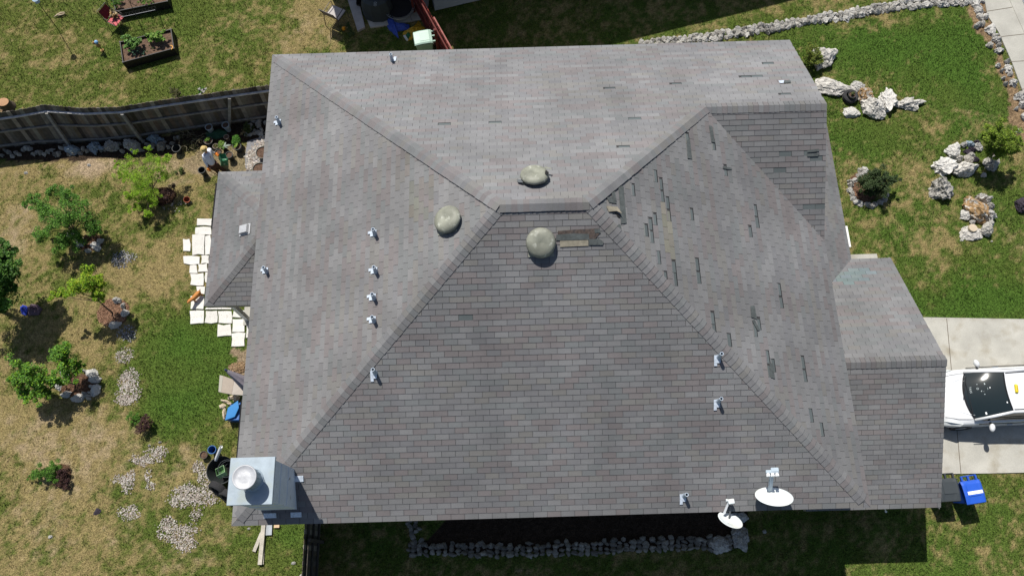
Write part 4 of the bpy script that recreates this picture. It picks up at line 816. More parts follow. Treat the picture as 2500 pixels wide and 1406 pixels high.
# ------------------------------------------------------------------ fences
def picket_run(mb, base, topl, n, r, pal, w_=.137, th=.018, h=1.85):
    """base/topl: polylines of plan points with z"""
    def at(L, t):
        ln = [(L[i+1]-L[i]).length for i in range(len(L)-1)]; d = t*sum(ln); i = 0
        while i < len(ln)-1 and d > ln[i]: d -= ln[i]; i += 1
        return L[i].lerp(L[i+1], d/ln[i])
    for k in range(n):
        a0, a1 = at(base, k/n), at(base, (k+.992)/n); b0, b1 = at(topl, k/n), at(topl, (k+.992)/n); q = r.uniform(-.02, .02); b0 = b0+Vector((0, 0, q)); b1 = b1+Vector((0, 0, q))
        u = (b1-b0); up = (b0-a0).normalized(); nn = u.cross(up).normalized()*(th/2); c = jit(r, .45, 1.8, r.choice(pal)); cr = u*.2
        F0 = [a0, a1, b1-up*.03, b1-cr, b0+cr, b0-up*.03]; n6 = 6
        V = [p-nn for p in F0]+[p+nn for p in F0]
        mb.add(V, [tuple(range(5, -1, -1)), tuple(range(6, 12))]+[(i, (i+1) % 6, 6+(i+1) % 6, 6+i) for i in range(6)], c)
WOOD = [(.12, .105, .09), (.095, .083, .068), (.15, .135, .115), (.105, .085, .062)]
def fence(name, runs, label, pal, post_px, rails=True, railmat='rail_wood'):
    t = thing(name, runs[0][0][0], label, 'fence'); r = random.Random(4)
    m = MB()
    for base, topl in runs:
        L = sum((base[i+1]-base[i]).length for i in range(len(base)-1)); picket_run(m, base, topl, int(L/.145), r, pal)
    m.build('pickets', M['red_wood'] if 'red' in label else M['fence_wood'], t); return t
FB = [(-90,372),(0,362),(90,352),(173,349),(260,345),(345,335),(500,312),(560,303),(680,286)]
FT = [(-160,296),(-60,284),(35,270),(105,256),(200,264),(290,261),(400,244),(560,221),(690,203)]
TZ = 1.85
base = [G(a, b) for a, b in FB]; topl = [G(a, b, TZ) for a, b in FT]
base.append(Vector((.44, base[-1].y+.05, 0))); topl.append(Vector((.44, topl[-1].y+.05, TZ)))
ft = fence('picket_fence', [(base, topl)], 'long weathered dog eared picket fence crossing behind the back garden', WOOD, None)
def rail(parent, fr, mt, off=.045, w_=.04, h=.085, rng=None):
    for i in range(len(base)-1):
        a = base[i].lerp(topl[i], fr); b = base[i+1].lerp(topl[i+1], fr); d = (b-a).normalized(); nn = Vector((d.y, -d.x, 0)); m = MB(); m.bar(a+nn*off, b+nn*off, w_, h); m.build('rail', M[mt], parent)
rail(ft, .86, 'rail_wood', .05, .065, .05); cmat('shade_rail', (.22, .21, .20), .9, var=.3, vs_=9)  # weathered top rail painted paler as sunlit, lower rails darker as shaded
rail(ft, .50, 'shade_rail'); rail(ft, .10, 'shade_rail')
for i in (3, 5, 7):
    a = base[i]; b = topl[i]; d = (base[i+1]-base[i]).normalized(); nn = Vector((d.y, -d.x, 0)); m = MB(); m.bar(a+nn*(.16 if i == 3 else .12), a.lerp(b, .86)+nn*.11, .10, .10, up=(0, 1, 0)); m.build('post', M['post_wood' if i == 3 else 'fence_wood_plain'] if 'fence_wood_plain' in M else M['post_wood'], ft)
# lower fence running south from the house
x_ = .77; base2 = [Vector((x_, .55, 0)), Vector((x_, -5, 0))]; top2 = [Vector((x_-.02, .55, 1.82)), Vector((x_-.02, -5, 1.82))]
f2 = fence('picket_fence', [(base2, top2)], 'dark weathered fence running from the chimney corner to the bottom edge', WOOD, None)
cmat('dark_rail', (.07, .062, .052), .9, var=.3, vs_=9)
for z in (.3, .95, 1.55): m = MB(); m.bar((x_+.04, .55, z), (x_+.04, -5, z), .04, .085); m.build('rail', M['dark_rail'], f2)
for y in (-.2, -2.6): m = MB(); m.box((x_+.1, y, .85), (.09, .09, 1.7)); m.build('post', M['dark_rail'], f2)
# red neighbour fence
RED = [(.12, .018, .015), (.095, .015, .013), (.14, .024, .02), (.075, .013, .012)]
a, b = G(1030, -2, 1.8), G(1101, 124, 1.8); d = (b-a); e = b+d.normalized()*2.2; a2 = a-d.normalized()*2.0
base3 = [Vector((a2.x, a2.y, 0)), Vector((e.x, e.y, 0))]; top3 = [Vector((a2.x, a2.y, 1.8)), Vector((e.x, e.y, 1.8))]
f3 = fence('red_fence', [(base3, top3)], 'red stained wooden fence between the two neighbouring yards', RED, None)
cmat('pale_red_rail', (.28, .10, .085), .8, var=.3, vs_=6)
dn = d.normalized(); nn = Vector((dn.y, -dn.x, 0))
nn = nn if nn.x < 0 else -nn
for z, mt in ((1.58, 'red_wood2'), (.95, 'red_wood2'), (.3, 'red_wood2')):
    if 'red_wood2' not in M: cmat('red_wood2', (.105, .018, .015), .8, var=.3, vs_=6)
    m = MB(); m.bar(Vector((a2.x, a2.y, z))+nn*.045, Vector((e.x, e.y, z))+nn*.045, .05, .085); m.build('rail', M[mt], f3)
m = MB(); p = G(1056, 44, 1.8); q = G(1100, 122, 1.8); m.bar(p-nn*.05, q-nn*.05, .05, .03); m.build('rail', M['pale_red_rail'], f3)
for k in (.15, .5, .85):
    p = Vector((a2.x, a2.y, 0)).lerp(Vector((e.x, e.y, 0)), k)+nn*.11; m = MB(); m.box((p.x, p.y, .85), (.09, .09, 1.7), .2); m.build('post', M['red_wood2'], f3)
# ------------------------------------------------------------------ neighbour house (north, mostly outside the frame)
wa = G(1062, 28); dw = (G(1190, 0)-wa).normalized(); ang = math.atan2(dw.y, dw.x)+.02; ux = Vector((math.cos(ang), math.sin(ang), 0)); uy = Vector((-ux.y, ux.x, 0))
nh = thing('neighbour_house', wa, 'pale blue grey sided neighbouring house at the top edge of the photo', 'house')
cmat('blue_siding', (.40, .47, .52), .7, var=.05)
def NP(s, t, z): q = wa+ux*s+uy*t; return Vector((q.x, q.y, z))
def npr(mb, s0, s1_, t0, t1, z0, z1): mb.prism([NP(s0, t0, 0), NP(s1_, t0, 0), NP(s1_, t1, 0), NP(s0, t1, 0)], z0, z1)
m = MB(); npr(m, 0, 16, .02, 9, 0, 5.35); npr(m, -3.9, -.001, 2.3, 9, 0, 5.35)
for k in range(30): npr(m, .0, 16, 0.0, .018, .03+.178*k, .03+.178*k+.165)
m.build('wall', M['blue_siding'], nh)
m = MB()
rr1 = [NP(-4.3, 1.35, 5.4), NP(-.3, 1.35, 5.4), NP(-.3, -.3, 5.4), NP(16.4, -.3, 5.4), NP(16.4, 9.4, 5.4), NP(-4.3, 9.4, 5.4)]
m.prism([(p.x, p.y) for p in rr1], 5.36, 5.52, (.15, .15, .155))
m.add([NP(-.3, -.3, 5.52), NP(16.4, -.3, 5.52), NP(16.4, 9.4, 5.52), NP(-.3, 9.4, 5.52), NP(4.5, 4.5, 7.9), NP(11.6, 4.5, 7.9)], [(0, 1, 5, 4), (1, 2, 5), (2, 3, 4, 5), (3, 0, 4)], (.15, .15, .155))
m.build('roof', M['shingle'], nh)
m = MB(); g_ = MB()
for s in (3.5, 8, 12.5): npr(m, s-.6, s+.6, -.03, -.001, 3.4, 4.7)
m.build('window', M['window_glass'], nh)
m = MB(); m.prism(GL([(905, 70), (870, -10), (858, -80), (1080, -80), (1050, -10), (1040, 48), (958, 62)]), -.03, .05); o = m.build('neighbour_patio', M['concrete']); tag(o, kind='structure')
cmat('curb_concrete', (.40, .38, .37), .9, var=.15, vs_=5, fine=.1)
m = MB(); m.prism(GL([(836, -40), (866, -40), (892, 70), (874, 80)]), -.03, .10); o = m.build('concrete_curb', M['curb_concrete'], bevel=.01); tag(o, kind='structure')
# ------------------------------------------------------------------ things in the neighbour yard
def skin_obj(name, joints, edges, radii, mt, parent, sub_=1):
    me = bpy.data.meshes.new(name); o0 = WORG[parent.name]; me.from_pydata([tuple(Vector(j)-o0) for j in joints], edges, []); me.materials.append(mt)
    o = bpy.data.objects.new(name, me); COL.objects.link(o); o.parent = parent; WORG[o.name] = o0
    o.modifiers.new('skin', 'SKIN'); s = me.skin_vertices[0].data if me.skin_vertices else None
    if s is None: 
        return o
    for i, q in enumerate(radii): s[i].radius = (q, q) if not isinstance(q, tuple) else q
    s[0].use_root = True; b = o.modifiers.new('sub', 'SUBSURF'); b.levels = sub_; b.render_levels = sub_+1; return o
cmat('chair_frame', (.06, .05, .045), .5); cmat('chair_sling', (.42, .39, .38), .8); cmat('sling_dark', (.16, .13, .14), .8)
def chair(c, rz, sling, back, frame, label, s=1.0, cat='chair'):
    t = thing('garden_chair', c, label, cat); Mx = Matrix.Translation(c)@Matrix.Rotation(rz, 4, 'Z')@Matrix.Scale(s, 4)
    m = MB(); m.M = Mx; m.add([(-.24, -.22, .42), (.24, -.22, .42), (.24, .24, .40), (-.24, .24, .40), (-.24, -.22, .40), (.24, -.22, .40), (.24, .24, .38), (-.24, .24, .38)], [(0, 1, 2, 3), (7, 6, 5, 4), (0, 4, 5, 1), (2, 6, 7, 3), (1, 5, 6, 2), (3, 7, 4, 0)]); m.build('seat', sling, t)
    m = MB(); m.M = Mx; m.bar((0, -.24, .44), (0, -.40, .86), .46, .02, up=(0, 1, 0)); m.build('backrest', back, t)
    for sx_ in (-1, 1):
        m = MB(); m.M = Mx; x = sx_*.27; m.tube([(x, .27, 0), (x, .22, .60), (x, .12, .63), (x, -.28, .60), (x, -.30, .45), (x, -.36, 0)], .013, 6); m.tube([(x, -.25, .42), (x, -.42, .90)], .013, 6); m.tube([(x, .22, .40), (x, -.27, .41)], .012, 6); m.build('side_frame', frame, t)
    m = MB(); m.M = Mx; m.tube([(-.27, -.42, .90), (.27, -.42, .90)], .013, 6); m.build('top_rail', frame, t); return t
chair(Vector((G(820, 34, .42).x, G(820, 34, .42).y, 0)), -.5, M['chair_sling'], M['sling_dark'], M['chair_frame'], 'grey sling garden chair with a dark frame on the neighbour lawn', 1.15)
cmat('yellow_plastic', (.75, .33, .02), .5)
m = MB(); p = G(840, 74); m.lathe([(.03, 0), (.05, .05), (.065, .10), (.05, .16), (.001, .19)], 16, (0, 0, 0), cap0=True); m.lathe([(.075, .07), (.08, .08), (.07, .085)], 16); m.tube([(.03, 0, .17), (.09, .02, .15)], .02, 8)
o = m.build('yellow_toy', M['yellow_plastic'], smooth=True); o.location = p; tag(o, 'small bright yellow toy beside the legs of the grey garden chair', 'toy')
# covered grill
cmat('grill_cover', (.035, .045, .05), .75, bump=.02, bs=6); cmat('grill_black', (.02, .02, .022), .4); cmat('grey_print', (.30, .31, .31), .7)
p = G(925, 35); t = thing('covered_grill', p, 'large barbecue grill under a black cover with a grey printed mark', 'grill')
m = MB(); m.lathe([(.62, 0), (.60, .55), (.52, .92), (.36, 1.02), (.001, 1.06)], 10, p, sx=1.0, sy=.72); m.build('cover', M['grill_cover'], t, smooth=False)
m = MB(); q = G(916, 8, 1.07)
for k in (0, 1): m.lathe([(.045, 0), (.07, 0)], 14, q+Vector((0, -.10*k, .0)), sx=.8, sy=.7)
m.build('print_mark', M['grey_print'], t)
q = G(882, 22); m = MB()
for k in range(5): a = k*1.25; m.lathe([(.03, .25), (.07, .32), (.06, .42)], 8, q+Vector((.08*math.cos(a), .1*math.sin(a), 0)))
m.tube([q+Vector((.1, -.1, 0)), q+Vector((.02, .02, .4))], .012, 5); m.tube([q+Vector((.16, -.42, 0)), q+Vector((.04, .02, .35))], .01, 5); m.tube([q+Vector((-.08, .1, 0)), q+Vector((0, 0, .4))], .012, 5)
o = m.build('black_plant_stand', M['grill_black'], org=q); tag(o, 'small black ornamental stand left of the covered grill', 'stand')
# trampoline
p = G(978, 32, 0); t = thing('trampoline', p, 'small round trampoline with a black mat in the neighbour patio shade', 'trampoline')
cmat('steel_ring', (.22, .24, .26), .35, .5, metal=.6); cmat('tramp_mat', (.008, .008, .01), .8); cmat('blue_tarp', (.03, .07, .34), .6, bump=.05, bs=8)
R0 = .60
m = MB(); m.tube([(p.x+R0*math.cos(6.283*k/40), p.y+R0*math.sin(6.283*k/40), .36) for k in range(41)], .016, 6, caps=False); m.build('ring', M['steel_ring'], t)
m = MB(); m.lathe([(.50, .345), (.001, .33)], 36, p); m.build('mat', M['tramp_mat'], t)
m = MB()
for k in range(36): a = 6.283*k/36; m.tube([(p.x+.50*math.cos(a), p.y+.50*math.sin(a), .347), (p.x+(R0-.01)*math.cos(a), p.y+(R0-.01)*math.sin(a), .358)], .007, 4)
m.build('springs', M['decal_grey'], t)
for k in range(6): a = 6.283*k/6+.3; m = MB(); m.tube([(p.x+(R0-.03)*math.cos(a), p.y+(R0-.03)*math.sin(a), .35), (p.x+(R0-.0)*math.cos(a), p.y+(R0-.0)*math.sin(a), 0)], .013, 6); m.build('leg', M['steel_ring'], t)
# blue tarp lying around it, draped
def cloth(pts, name, mt, label, cat, amp=.05, seed=1, h=.08):
    """irregular crumpled sheet following a px outline"""
    r = random.Random(seed); P = GL(pts); c = sum(P, Vector())/len(P); m = MB(); rings = 5; V = [Vector((c.x, c.y, h*1.3))]
    for k in range(1, rings+1):
        for i, q in enumerate(P):
            v = c.lerp(q, k/rings); v.z = (h*(1-k/rings)+.015)+r.uniform(0, amp)*(1.2-k/rings); V.append(v)
    n = len(P); F = [(0, 1+i, 1+(i+1) % n) for i in range(n)]
    for k in range(rings-1):
        for i in range(n): a = 1+k*n+i; b = 1+k*n+(i+1) % n; F.append((a, a+n, b+n, b))
    base_ = len(V)-n; V2 = [Vector((V[base_+i].x, V[base_+i].y, -.02)) for i in range(n)]; F += [(base_+i, len(V)+i, len(V)+(i+1) % n, base_+(i+1) % n) for i in range(n)]
    m.add(V+V2, F); o = m.build(name, M[mt] if isinstance(mt, str) else mt, org=(c.x, c.y, 0)); tag(o, label, cat); return o
def dense(pts, k=3, j=1.2, seed=2):
    r = random.Random(seed); out = []
    for i in range(len(pts)):
        a, b = pts[i], pts[(i+1) % len(pts)]
        for q in range(k): out.append((a[0]+(b[0]-a[0])*q/k+r.uniform(-j, j), a[1]+(b[1]-a[1])*q/k+r.uniform(-j, j)))
    return out
cloth(dense([(938,44),(944,32),(954,30),(958,52),(972,62),(1000,62),(998,72),(968,78),(974,95),(960,82),(948,72)]), 'blue_tarp', 'blue_tarp', 'crumpled dark blue tarp around the foot of the trampoline', 'tarp', .07, 3, .12)
cmat('yellow_bag', (.50, .30, .02), .6, bump=.03, bs=12); cmat('green_print', (.02, .16, .07), .6); cmat('pale_bag', (.55, .60, .64), .6)
cloth(dense([(982,84),(996,72),(1016,64),(1022,52),(1030,64),(1038,70),(1012,92),(997,100)]), 'soil_bag', 'yellow_bag', 'torn yellow plastic soil bag beside the pale green bin', 'bag', .08, 5, .14)
cloth(dense([(989,86),(1002,82),(1006,92),(996,99)], 2, .5), 'bag_scrap', 'green_print', 'green and white corner of a soil bag under the yellow one', 'bag', .03, 6, .22)
cloth(dense([(984,88),(990,88),(998,100),(993,101)], 2, .5), 'bag_scrap', 'pale_bag', 'pale plastic scrap sticking out from the yellow bag', 'bag', .03, 7, .18)
# ------------------------------------------------------------------ wheelie bins
def bin_(px, py, rz, col, lidc, label, w_=.60, l_=.78, h=1.02, dim=.97):
    p = G(px, py, h); p.z = 0; t = thing('wheeled_bin', p, label, 'bin'); Mx = Matrix.Translation(p)@Matrix.Rotation(rz, 4, 'Z'); n = 'bin_'+label[:5]
    A = cmat(n, col, .5, .4, var=.06, vs_=3); B = cmat(n+'lid', lidc, .45, .4, var=.08, vs_=3, fine=.05)
    m = MB(); m.M = Mx; m.add([(x*k, y*k2, z) for z, k, k2 in ((.06, .78, .72), (h-.06, 1, 1)) for x, y in ((-w_/2+.03, -l_/2+.03), (w_/2-.03, -l_/2+.03), (w_/2-.03, l_/2-.09), (-w_/2+.03, l_/2-.09))], [(3,2,1,0),(4,5,6,7),(0,1,5,4),(1,2,6,5),(2,3,7,6),(3,0,4,7)])
    m.build('body', A, t, bevel=.03)
    m = MB(); m.M = Mx; P = []; o_ = .04
    prof = [(-l_/2, h-.05), (-l_/2+.02, h+.02), (-l_/2+.25, h+.06), (l_/2-.20, h+.065), (l_/2-.10, h+.03), (l_/2-.08, h-.03)]
    for y, z in prof:
        kk = .90 if y in (prof[0][0],) else 1.0
        for x in (-w_/2*kk, -w_/2*kk+.05, -.10, .10, w_/2*kk-.05, w_/2*kk): P.append((x, y, z-(.03 if abs(x) > w_/2-.03 else 0)+(-.012 if abs(x) < .2 and -l_/2+.2 < y < l_/2-.15 else 0)))
    F = []
    for i in range(len(prof)-1):
        for j in range(5): F.append((i*6+j, i*6+j+1, i*6+j+7, i*6+j+6))
    m.add(P, F); m.box((0, .02, h+.062), (w_*.62, l_*.45, .012)); lid = m.build('lid', B, t); so_ = lid.modifiers.new('s', 'SOLIDIFY'); so_.thickness = .012; so_.offset = -1
    m = MB(); m.M = Mx
    for x in (-w_/2+.08, -.02, w_/2-.08): m.box((x, l_/2-.02, h-.02), (.05, .14, .07))
    m.tube([(-w_/2+.06, l_/2+.05, h-.01), (w_/2-.06, l_/2+.05, h-.01)], .017, 8); m.build('handle', A, t)
    for sx_ in (-1, 1):
        m = MB(); m.M = Mx@Matrix.Translation((sx_*(w_/2-.02), l_/2-.12, .13))@Matrix.Rotation(math.pi/2, 4, 'Y'); m.lathe([(.001, -.03), (.12, -.03), (.13, 0), (.12, .03), (.001, .03)], 20); m.build('wheel', M['dish_dark'], t)
    return t, Mx, h
tb, Mx, h = bin_(2375, 1197, .12, (.014, .075, .42), (.018, .095, .52), 'blue wheeled recycling bin with a white printed label on its lid')
m = MB(); m.M = Mx; m.box((.02, -.06, h+.073), (.46, .095, .006)); lb = m.build('label', M['decal_white'], tb)
def text(s, size, Mt, mt, parent, name='lettering', ext=.001):
    c = bpy.data.curves.new('t', 'FONT'); c.body = s; c.size = size; c.align_x = 'CENTER'; c.align_y = 'CENTER'; c.extrude = ext
    o = bpy.data.objects.new('t', c); COL.objects.link(o); dg = bpy.context.evaluated_depsgraph_get(); dg.update(); me = bpy.data.meshes.new_from_object(o.evaluated_get(dg)); bpy.data.objects.remove(o)
    me.name = name; o0 = WORG[parent.name]; me.transform(Matrix.Translation(-o0)@Mt); me.materials.clear(); me.materials.append(mt)
    q = bpy.data.objects.new(name, me); COL.objects.link(q); q.parent = parent; WORG[q.name] = o0; return q
text('=  7 1 K A 0 P 2', .062, Mx@Matrix.Translation((.02, -.06, h+.078)), M['decal_grey'], lb)
bin_(2316, 1192, .03, (.035, .04, .045), (.042, .05, .055), 'dark grey wheeled bin half hidden by the garage eave next to the blue one')
bin_(1035, 92, -1.42, (.22, .34, .28), (.36, .50, .43), 'pale green wheeled bin beside the red fence', dim=.9)
# ------------------------------------------------------------------ satellite dishes
def dish(px, py, zc, w_, hgt, tilt, az, label, arm_to, kind):
    c = G(px, py, zc); t = thing('satellite_dish', c, label, 'satellite dish')
    Mx = Matrix.Translation(c)@Matrix.Rotation(az, 4, 'Z')@Matrix.Rotation(tilt, 4, 'X')
    m = MB(); m.M = Mx; N = 48; P = []; F = []
    for k in range(9):
        q = k/8
        for j in range(N):
            a = 6.283185*j/N; P.append((w_/2*q*math.cos(a), hgt/2*q*math.sin(a), .07*q*q-.07))
    for k in range(8):
        for j in range(N): F.append((k*N+j, k*N+(j+1) % N, (k+1)*N+(j+1) % N, (k+1)*N+j))
    m.add(P, F); r_ = m.build('reflector', M['dish'], t, smooth=True); s = r_.modifiers.new('s', 'SOLIDIFY'); s.thickness = .012; s.offset = -1
    return t, Mx, c, r_
# large dish: normal points up and towards the north
t, Mx, c, rf = dish(1890, 1212, 6.34, .90, .64, R_(-42), R_(-4), 'large oval satellite dish standing on the south roof slope', None, 0)
e = G(1884, 1158, 6.70); b0 = G(1880, 1196, 6.22)
m = MB(); m.bar(b0, e, .085, .05); m.build('arm', M['dish_arm'], t)
m = MB(); m.box(e+Vector((0, .06, .06)), (.30, .08, .07), 0); m.box(e+Vector((.06, .10, .08)), (.18, .10, .07)); m.build('receiver', M['dish_arm'], t, bevel=.015)
for k in (-1, 0, 1):
    m = MB(); m.tube([e+Vector((k*.105, .03, .06)), e+Vector((k*.105, -.05, .075))], [.035, .046], 14); m.build('feed_horn', M['decal_white'], t)
foot = GP(1884, 1203, PS['S']); foot = Vector((c.x-.02, c.y-.02, 0)); foot.z = HE+.5*foot.y+.03
m = MB(); m.tube([foot, foot+Vector((0, -.02, .12)), c+Vector((0, .02, -.10))], .028, 10); m.build('mast', M['dish_dark'], t)
m = MB(); m.M = plane_matrix(foot, 'S'); m.box((0, 0, .0), (.2, .26, .012)); m.build('foot_plate', M['dish_dark'], t)
def on_dish(Mx, x, y, w_, hgt): return Mx@Matrix.Translation((x, y, .07*((x/(w_/2))**2+(y/(hgt/2))**2)-.07+.012))
text('hughesnet', .085, on_dish(Mx, .0, -.20, .92, .62), M['decal_white'], rf); m = MB(); m.M = on_dish(Mx, .27, -.19, .92, .62); m.lathe([(.001, 0.01), (.04, 0.01)], 16, sx=1.2, sy=.8); m.build('logo_mark', M['decal_white'], rf)
t, Mx, c, rf = dish(1783, 1269, 5.86, .62, .48, R_(-42), R_(-24), 'small oval satellite dish hanging past the south eave', None, 1)
e = G(1779, 1224, 6.14); b0 = G(1768, 1252, 5.88)
m = MB(); m.bar(b0, e, .045, .04); m.build('arm', M['decal_white'], t)
m = MB(); m.box(e+Vector((.05, .0, .03)), (.15, .12, .10), .1); m.build('receiver', M['dish'], t, bevel=.02); m = MB(); m.tube([e+Vector((-.03, .03, .03)), e+Vector((-.07, .03, .03))], .035, 12); m.build('feed_horn', M['dish'], t)
foot = Vector((c.x+.02, .14, HE+.5*.14+.03)); m = MB(); m.tube([foot, foot+Vector((0, -.05, .10)), c+Vector((0, .06, -.08))], .022, 8); m.build('mast', M['dish_dark'], t)
m = MB(); m.M = plane_matrix(foot, 'S'); m.box((0, 0, 0), (.16, .2, .012)); m.build('foot_plate', M['dish_dark'], t)
text('dish', .10, on_dish(Mx, .02, -.10, .56, .44), M['decal_grey'], rf)
# ------------------------------------------------------------------ car
cmat('car_paint', (.70, .72, .74), .22, .5, coat=.6); cmat('car_glass', (.012, .02, .022), .06, .6); cmat('panel_gap', (.05, .05, .055), .6); cmat('car_trim', (.018, .018, .02), .4); cmat('car_silver', (.50, .54, .58), .3, .5, metal=.4); cmat('lamp_glass', (.55, .58, .58), .12, .6); cmat('tyre', (.03, .03, .032), .85, bump=.01, bs=30)
cw = G(2352, 958, 1.0); cfy = (G(2440, 885, 1.0).y+G(2440, 1045, 1.0).y)/2
CX0 = 20.28; car = thing('parked_car', (CX0+2.2, 3.56, 0), 'white hatchback taxi parked on the driveway facing the garage', 'car')
Mc = Matrix.Translation((CX0, 3.56, 0))@Matrix.Rotation(R_(1.0), 4, 'Z')
W2 = .90
def sect(x, hw, zs, zb, zt, ht, n=0):
    """half profile from sill to centre top"""
    return [(x, hw*.93, zs), (x, hw, zs+.18), (x, hw*1.0, (zs+zb)/2+.1), (x, hw*.985, zb-.05), (x, hw*.93, zb), (x, ht, zt-.04), (x, ht*.8, zt-.008), (x, ht*.4, zt+.01), (x, 0, zt+.015)]
S_ = [sect(0.0, .58, .32, .55, .62, .50), sect(.06, .74, .25, .64, .72, .62), sect(.25, .86, .22, .76, .84, .72), sect(.6, .905, .22, .86, .93, .76), sect(1.0, .91, .22, .91, 1.0, .76), sect(1.35, .91, .22, .94, 1.03, .76),
      sect(2.0, .91, .22, .96, 1.05, .80), sect(3.0, .91, .22, .98, 1.05, .80), sect(3.9, .90, .24, .99, 1.03, .80), sect(4.2, .86, .28, .98, 1.0, .76), sect(4.32, .76, .34, .90, .93, .66)]
m = MB(); m.M = Mc; V = []; F = []; n = 17
for s in S_: V += [Vector(p) for p in s]+[Vector((p[0], -p[1], p[2])) for p in s[-2::-1]]
for i in range(len(S_)-1):
    for j in range(n-1): F.append((i*n+j, i*n+j+1, (i+1)*n+j+1, (i+1)*n+j))
F.append(tuple(range(n-1, -1, -1))); F.append(tuple(range((len(S_)-1)*n, len(S_)*n)))
m.add(V, [f[::-1] for f in F]); bd = m.build('body', M['car_paint'], car, smooth=True); b = bd.modifiers.new('s', 'SUBSURF'); b.levels = 1; b.render_levels = 2
# greenhouse: windscreen, roof, side glass, rear glass
def bow(x, y, b=.10): return x-b*(1-(y/.74)**2)
ws = MB(); ws.M = Mc; tr = MB(); tr.M = Mc; N = 12
def wsp(u, v, k=1.0):   # u -1..1 across, v 0 bottom..1 top
    hw = (.74*(1-v)+.60*v)*k; y = u*hw; x = (.97*(1-v)+1.92*v)-(.20*(1-v)+.07*v)*(1-u*u*.95); z = (1.00*(1-v)+1.44*v)+.035*math.sin(math.pi*v)+.02*(1-u*u); return Vector((x, y, z))
P = [wsp(-1+2*i/N, j/8) for j in range(9) for i in range(N+1)]; F = [(j*(N+1)+i, (j+1)*(N+1)+i, (j+1)*(N+1)+i+1, j*(N+1)+i+1) for j in range(8) for i in range(N)]
ws.add(P, [f[::-1] for f in F]); wso = ws.build('windscreen', M['car_glass'], car, smooth=True)
for uu in ((-1, 1),):
    rim = [wsp(-1, v/8) for v in range(9)]+[wsp(-1+2*i/N, 1) for i in range(1, N+1)]+[wsp(1, 1-v/8) for v in range(1, 9)]+[wsp(1-2*i/N, 0) for i in range(1, N+1)]
    tr.tube([p+Vector((0, 0, .0)) for p in rim], .022, 6, caps=False)
tr.build('windscreen_seal', M['car_trim'], car)
rf_ = MB(); rf_.M = Mc
def rfp(u, v): 
    x0 = 1.92-.07*(1-u*u*.95); x = x0*(1-v)+3.75*v; hw = .60+.02*math.sin(math.pi*v); z = 1.455+.02*(1-u*u)+.06*math.sin(math.pi*min(v*.8, 1))-.06*v; return Vector((x, u*hw, z))
P = [rfp(-1+2*i/N, j/8) for j in range(9) for i in range(N+1)]; rf_.add(P, [f[::-1] for f in F]); ro = rf_.build('roof', M['car_paint'], car, smooth=True)
sdm = MB(); sdm.M = Mc
for s in (-1, 1):
    a = [Vector((.95, s*.78, 1.0)), Vector((1.9, s*.845, 1.0)), Vector((3.9, s*.84, 1.01))]
    # pillars / cant rail in paint
    pr_ = MB(); pr_.M = Mc
    pts = [wsp(s, 0)+Vector((-.02, s*.02, -.02)), wsp(s, .5)+Vector((.0, s*.035, 0)), wsp(s, 1)+Vector((0, s*.035, .0)), Vector((2.8, s*.655, 1.50)), Vector((3.75, s*.63, 1.42)), Vector((4.15, s*.74, 1.02))]
    pr_.tube(pts, [.045, .05, .045, .045, .045, .05], 8); pr_.build('pillar', M['car_paint'], car, smooth=True)
    m = MB(); m.M = Mc; V = [Vector((1.12, s*.80, .985)), Vector((4.0, s*.83, 1.0)), Vector((3.7, s*.665, 1.39)), Vector((2.0, s*.67, 1.42))]; m.add(V, [(0, 1, 2, 3) if s < 0 else (3, 2, 1, 0)]); m.build('side_window', M['car_glass'], car)
    m = MB(); m.M = Mc; m.tube([rfp(s, 0)+Vector((.02, -s*.03, .028)), rfp(s, .5)+Vector((0, -s*.03, .028)), rfp(s, 1)+Vector((0, -s*.03, .028))], .012, 5); m.build('roof_strip', M['car_trim'], car)
    m = MB(); m.M = Mc; m.tube([(1.05, s*.895, .965), (2.2, s*.905, .985), (4.0, s*.885, 1.0)], .014, 5); m.build('belt_trim', M['car_trim'], car)
    mm = MB(); mm.M = Mc@Matrix.Translation((1.42, s*1.02, .98))@Matrix.Rotation(s*.25, 4, 'Z')@Matrix.Diagonal((.085, .135, .09, 1)); mm.lathe([(.001, -1), (.5, -.87), (.87, -.5), (1, 0), (.87, .5), (.5, .87), (.001, 1)], 16); mr = mm.build('mirror', M['car_paint'], car, smooth=True)
    m = MB(); m.M = Mc; m.bar((1.42, s*.86, .94), (1.42, s*.95, .96), .06, .05); m.build('mirror_mount', M['car_trim'], mr)
    m = MB(); m.M = Mc; m.add([(.10, s*.70, .70), (.07, s*.80, .62), (.55, s*.905, .80), (.62, s*.86, .865), (.30, s*.78, .83)], [(0, 1, 2, 3, 4) if s > 0 else (4, 3, 2, 1, 0)]); hl = m.build('headlight', M['lamp_glass'], car); q = hl.modifiers.new('s', 'SOLIDIFY'); q.thickness = .05; q.offset = .6
    for x in (.82, 3.45):
        m = MB(); m.M = Mc@Matrix.Translation((x, s*.82, .32))@Matrix.Rotation(math.pi/2, 4, 'X'); m.lathe([(.18, -.1), (.30, -.105), (.325, -.07), (.325, .07), (.30, .105), (.18, .1)], 32); wh = m.build('wheel', M['tyre'], car); m = MB(); m.M = Mc@Matrix.Translation((x, s*.82, .32))@Matrix.Rotation(math.pi/2, 4, 'X'); m.lathe([(.001, -.07), (.19, -.09), (.19, .09), (.001, .07)], 24); m.build('rim', M['car_silver'], wh)
    m = MB(); m.M = Mc; m.bar((2.0, s*.925, .80), (2.18, s*.925, .81), .03, .03); m.build('door_handle', M['car_silver'], car)
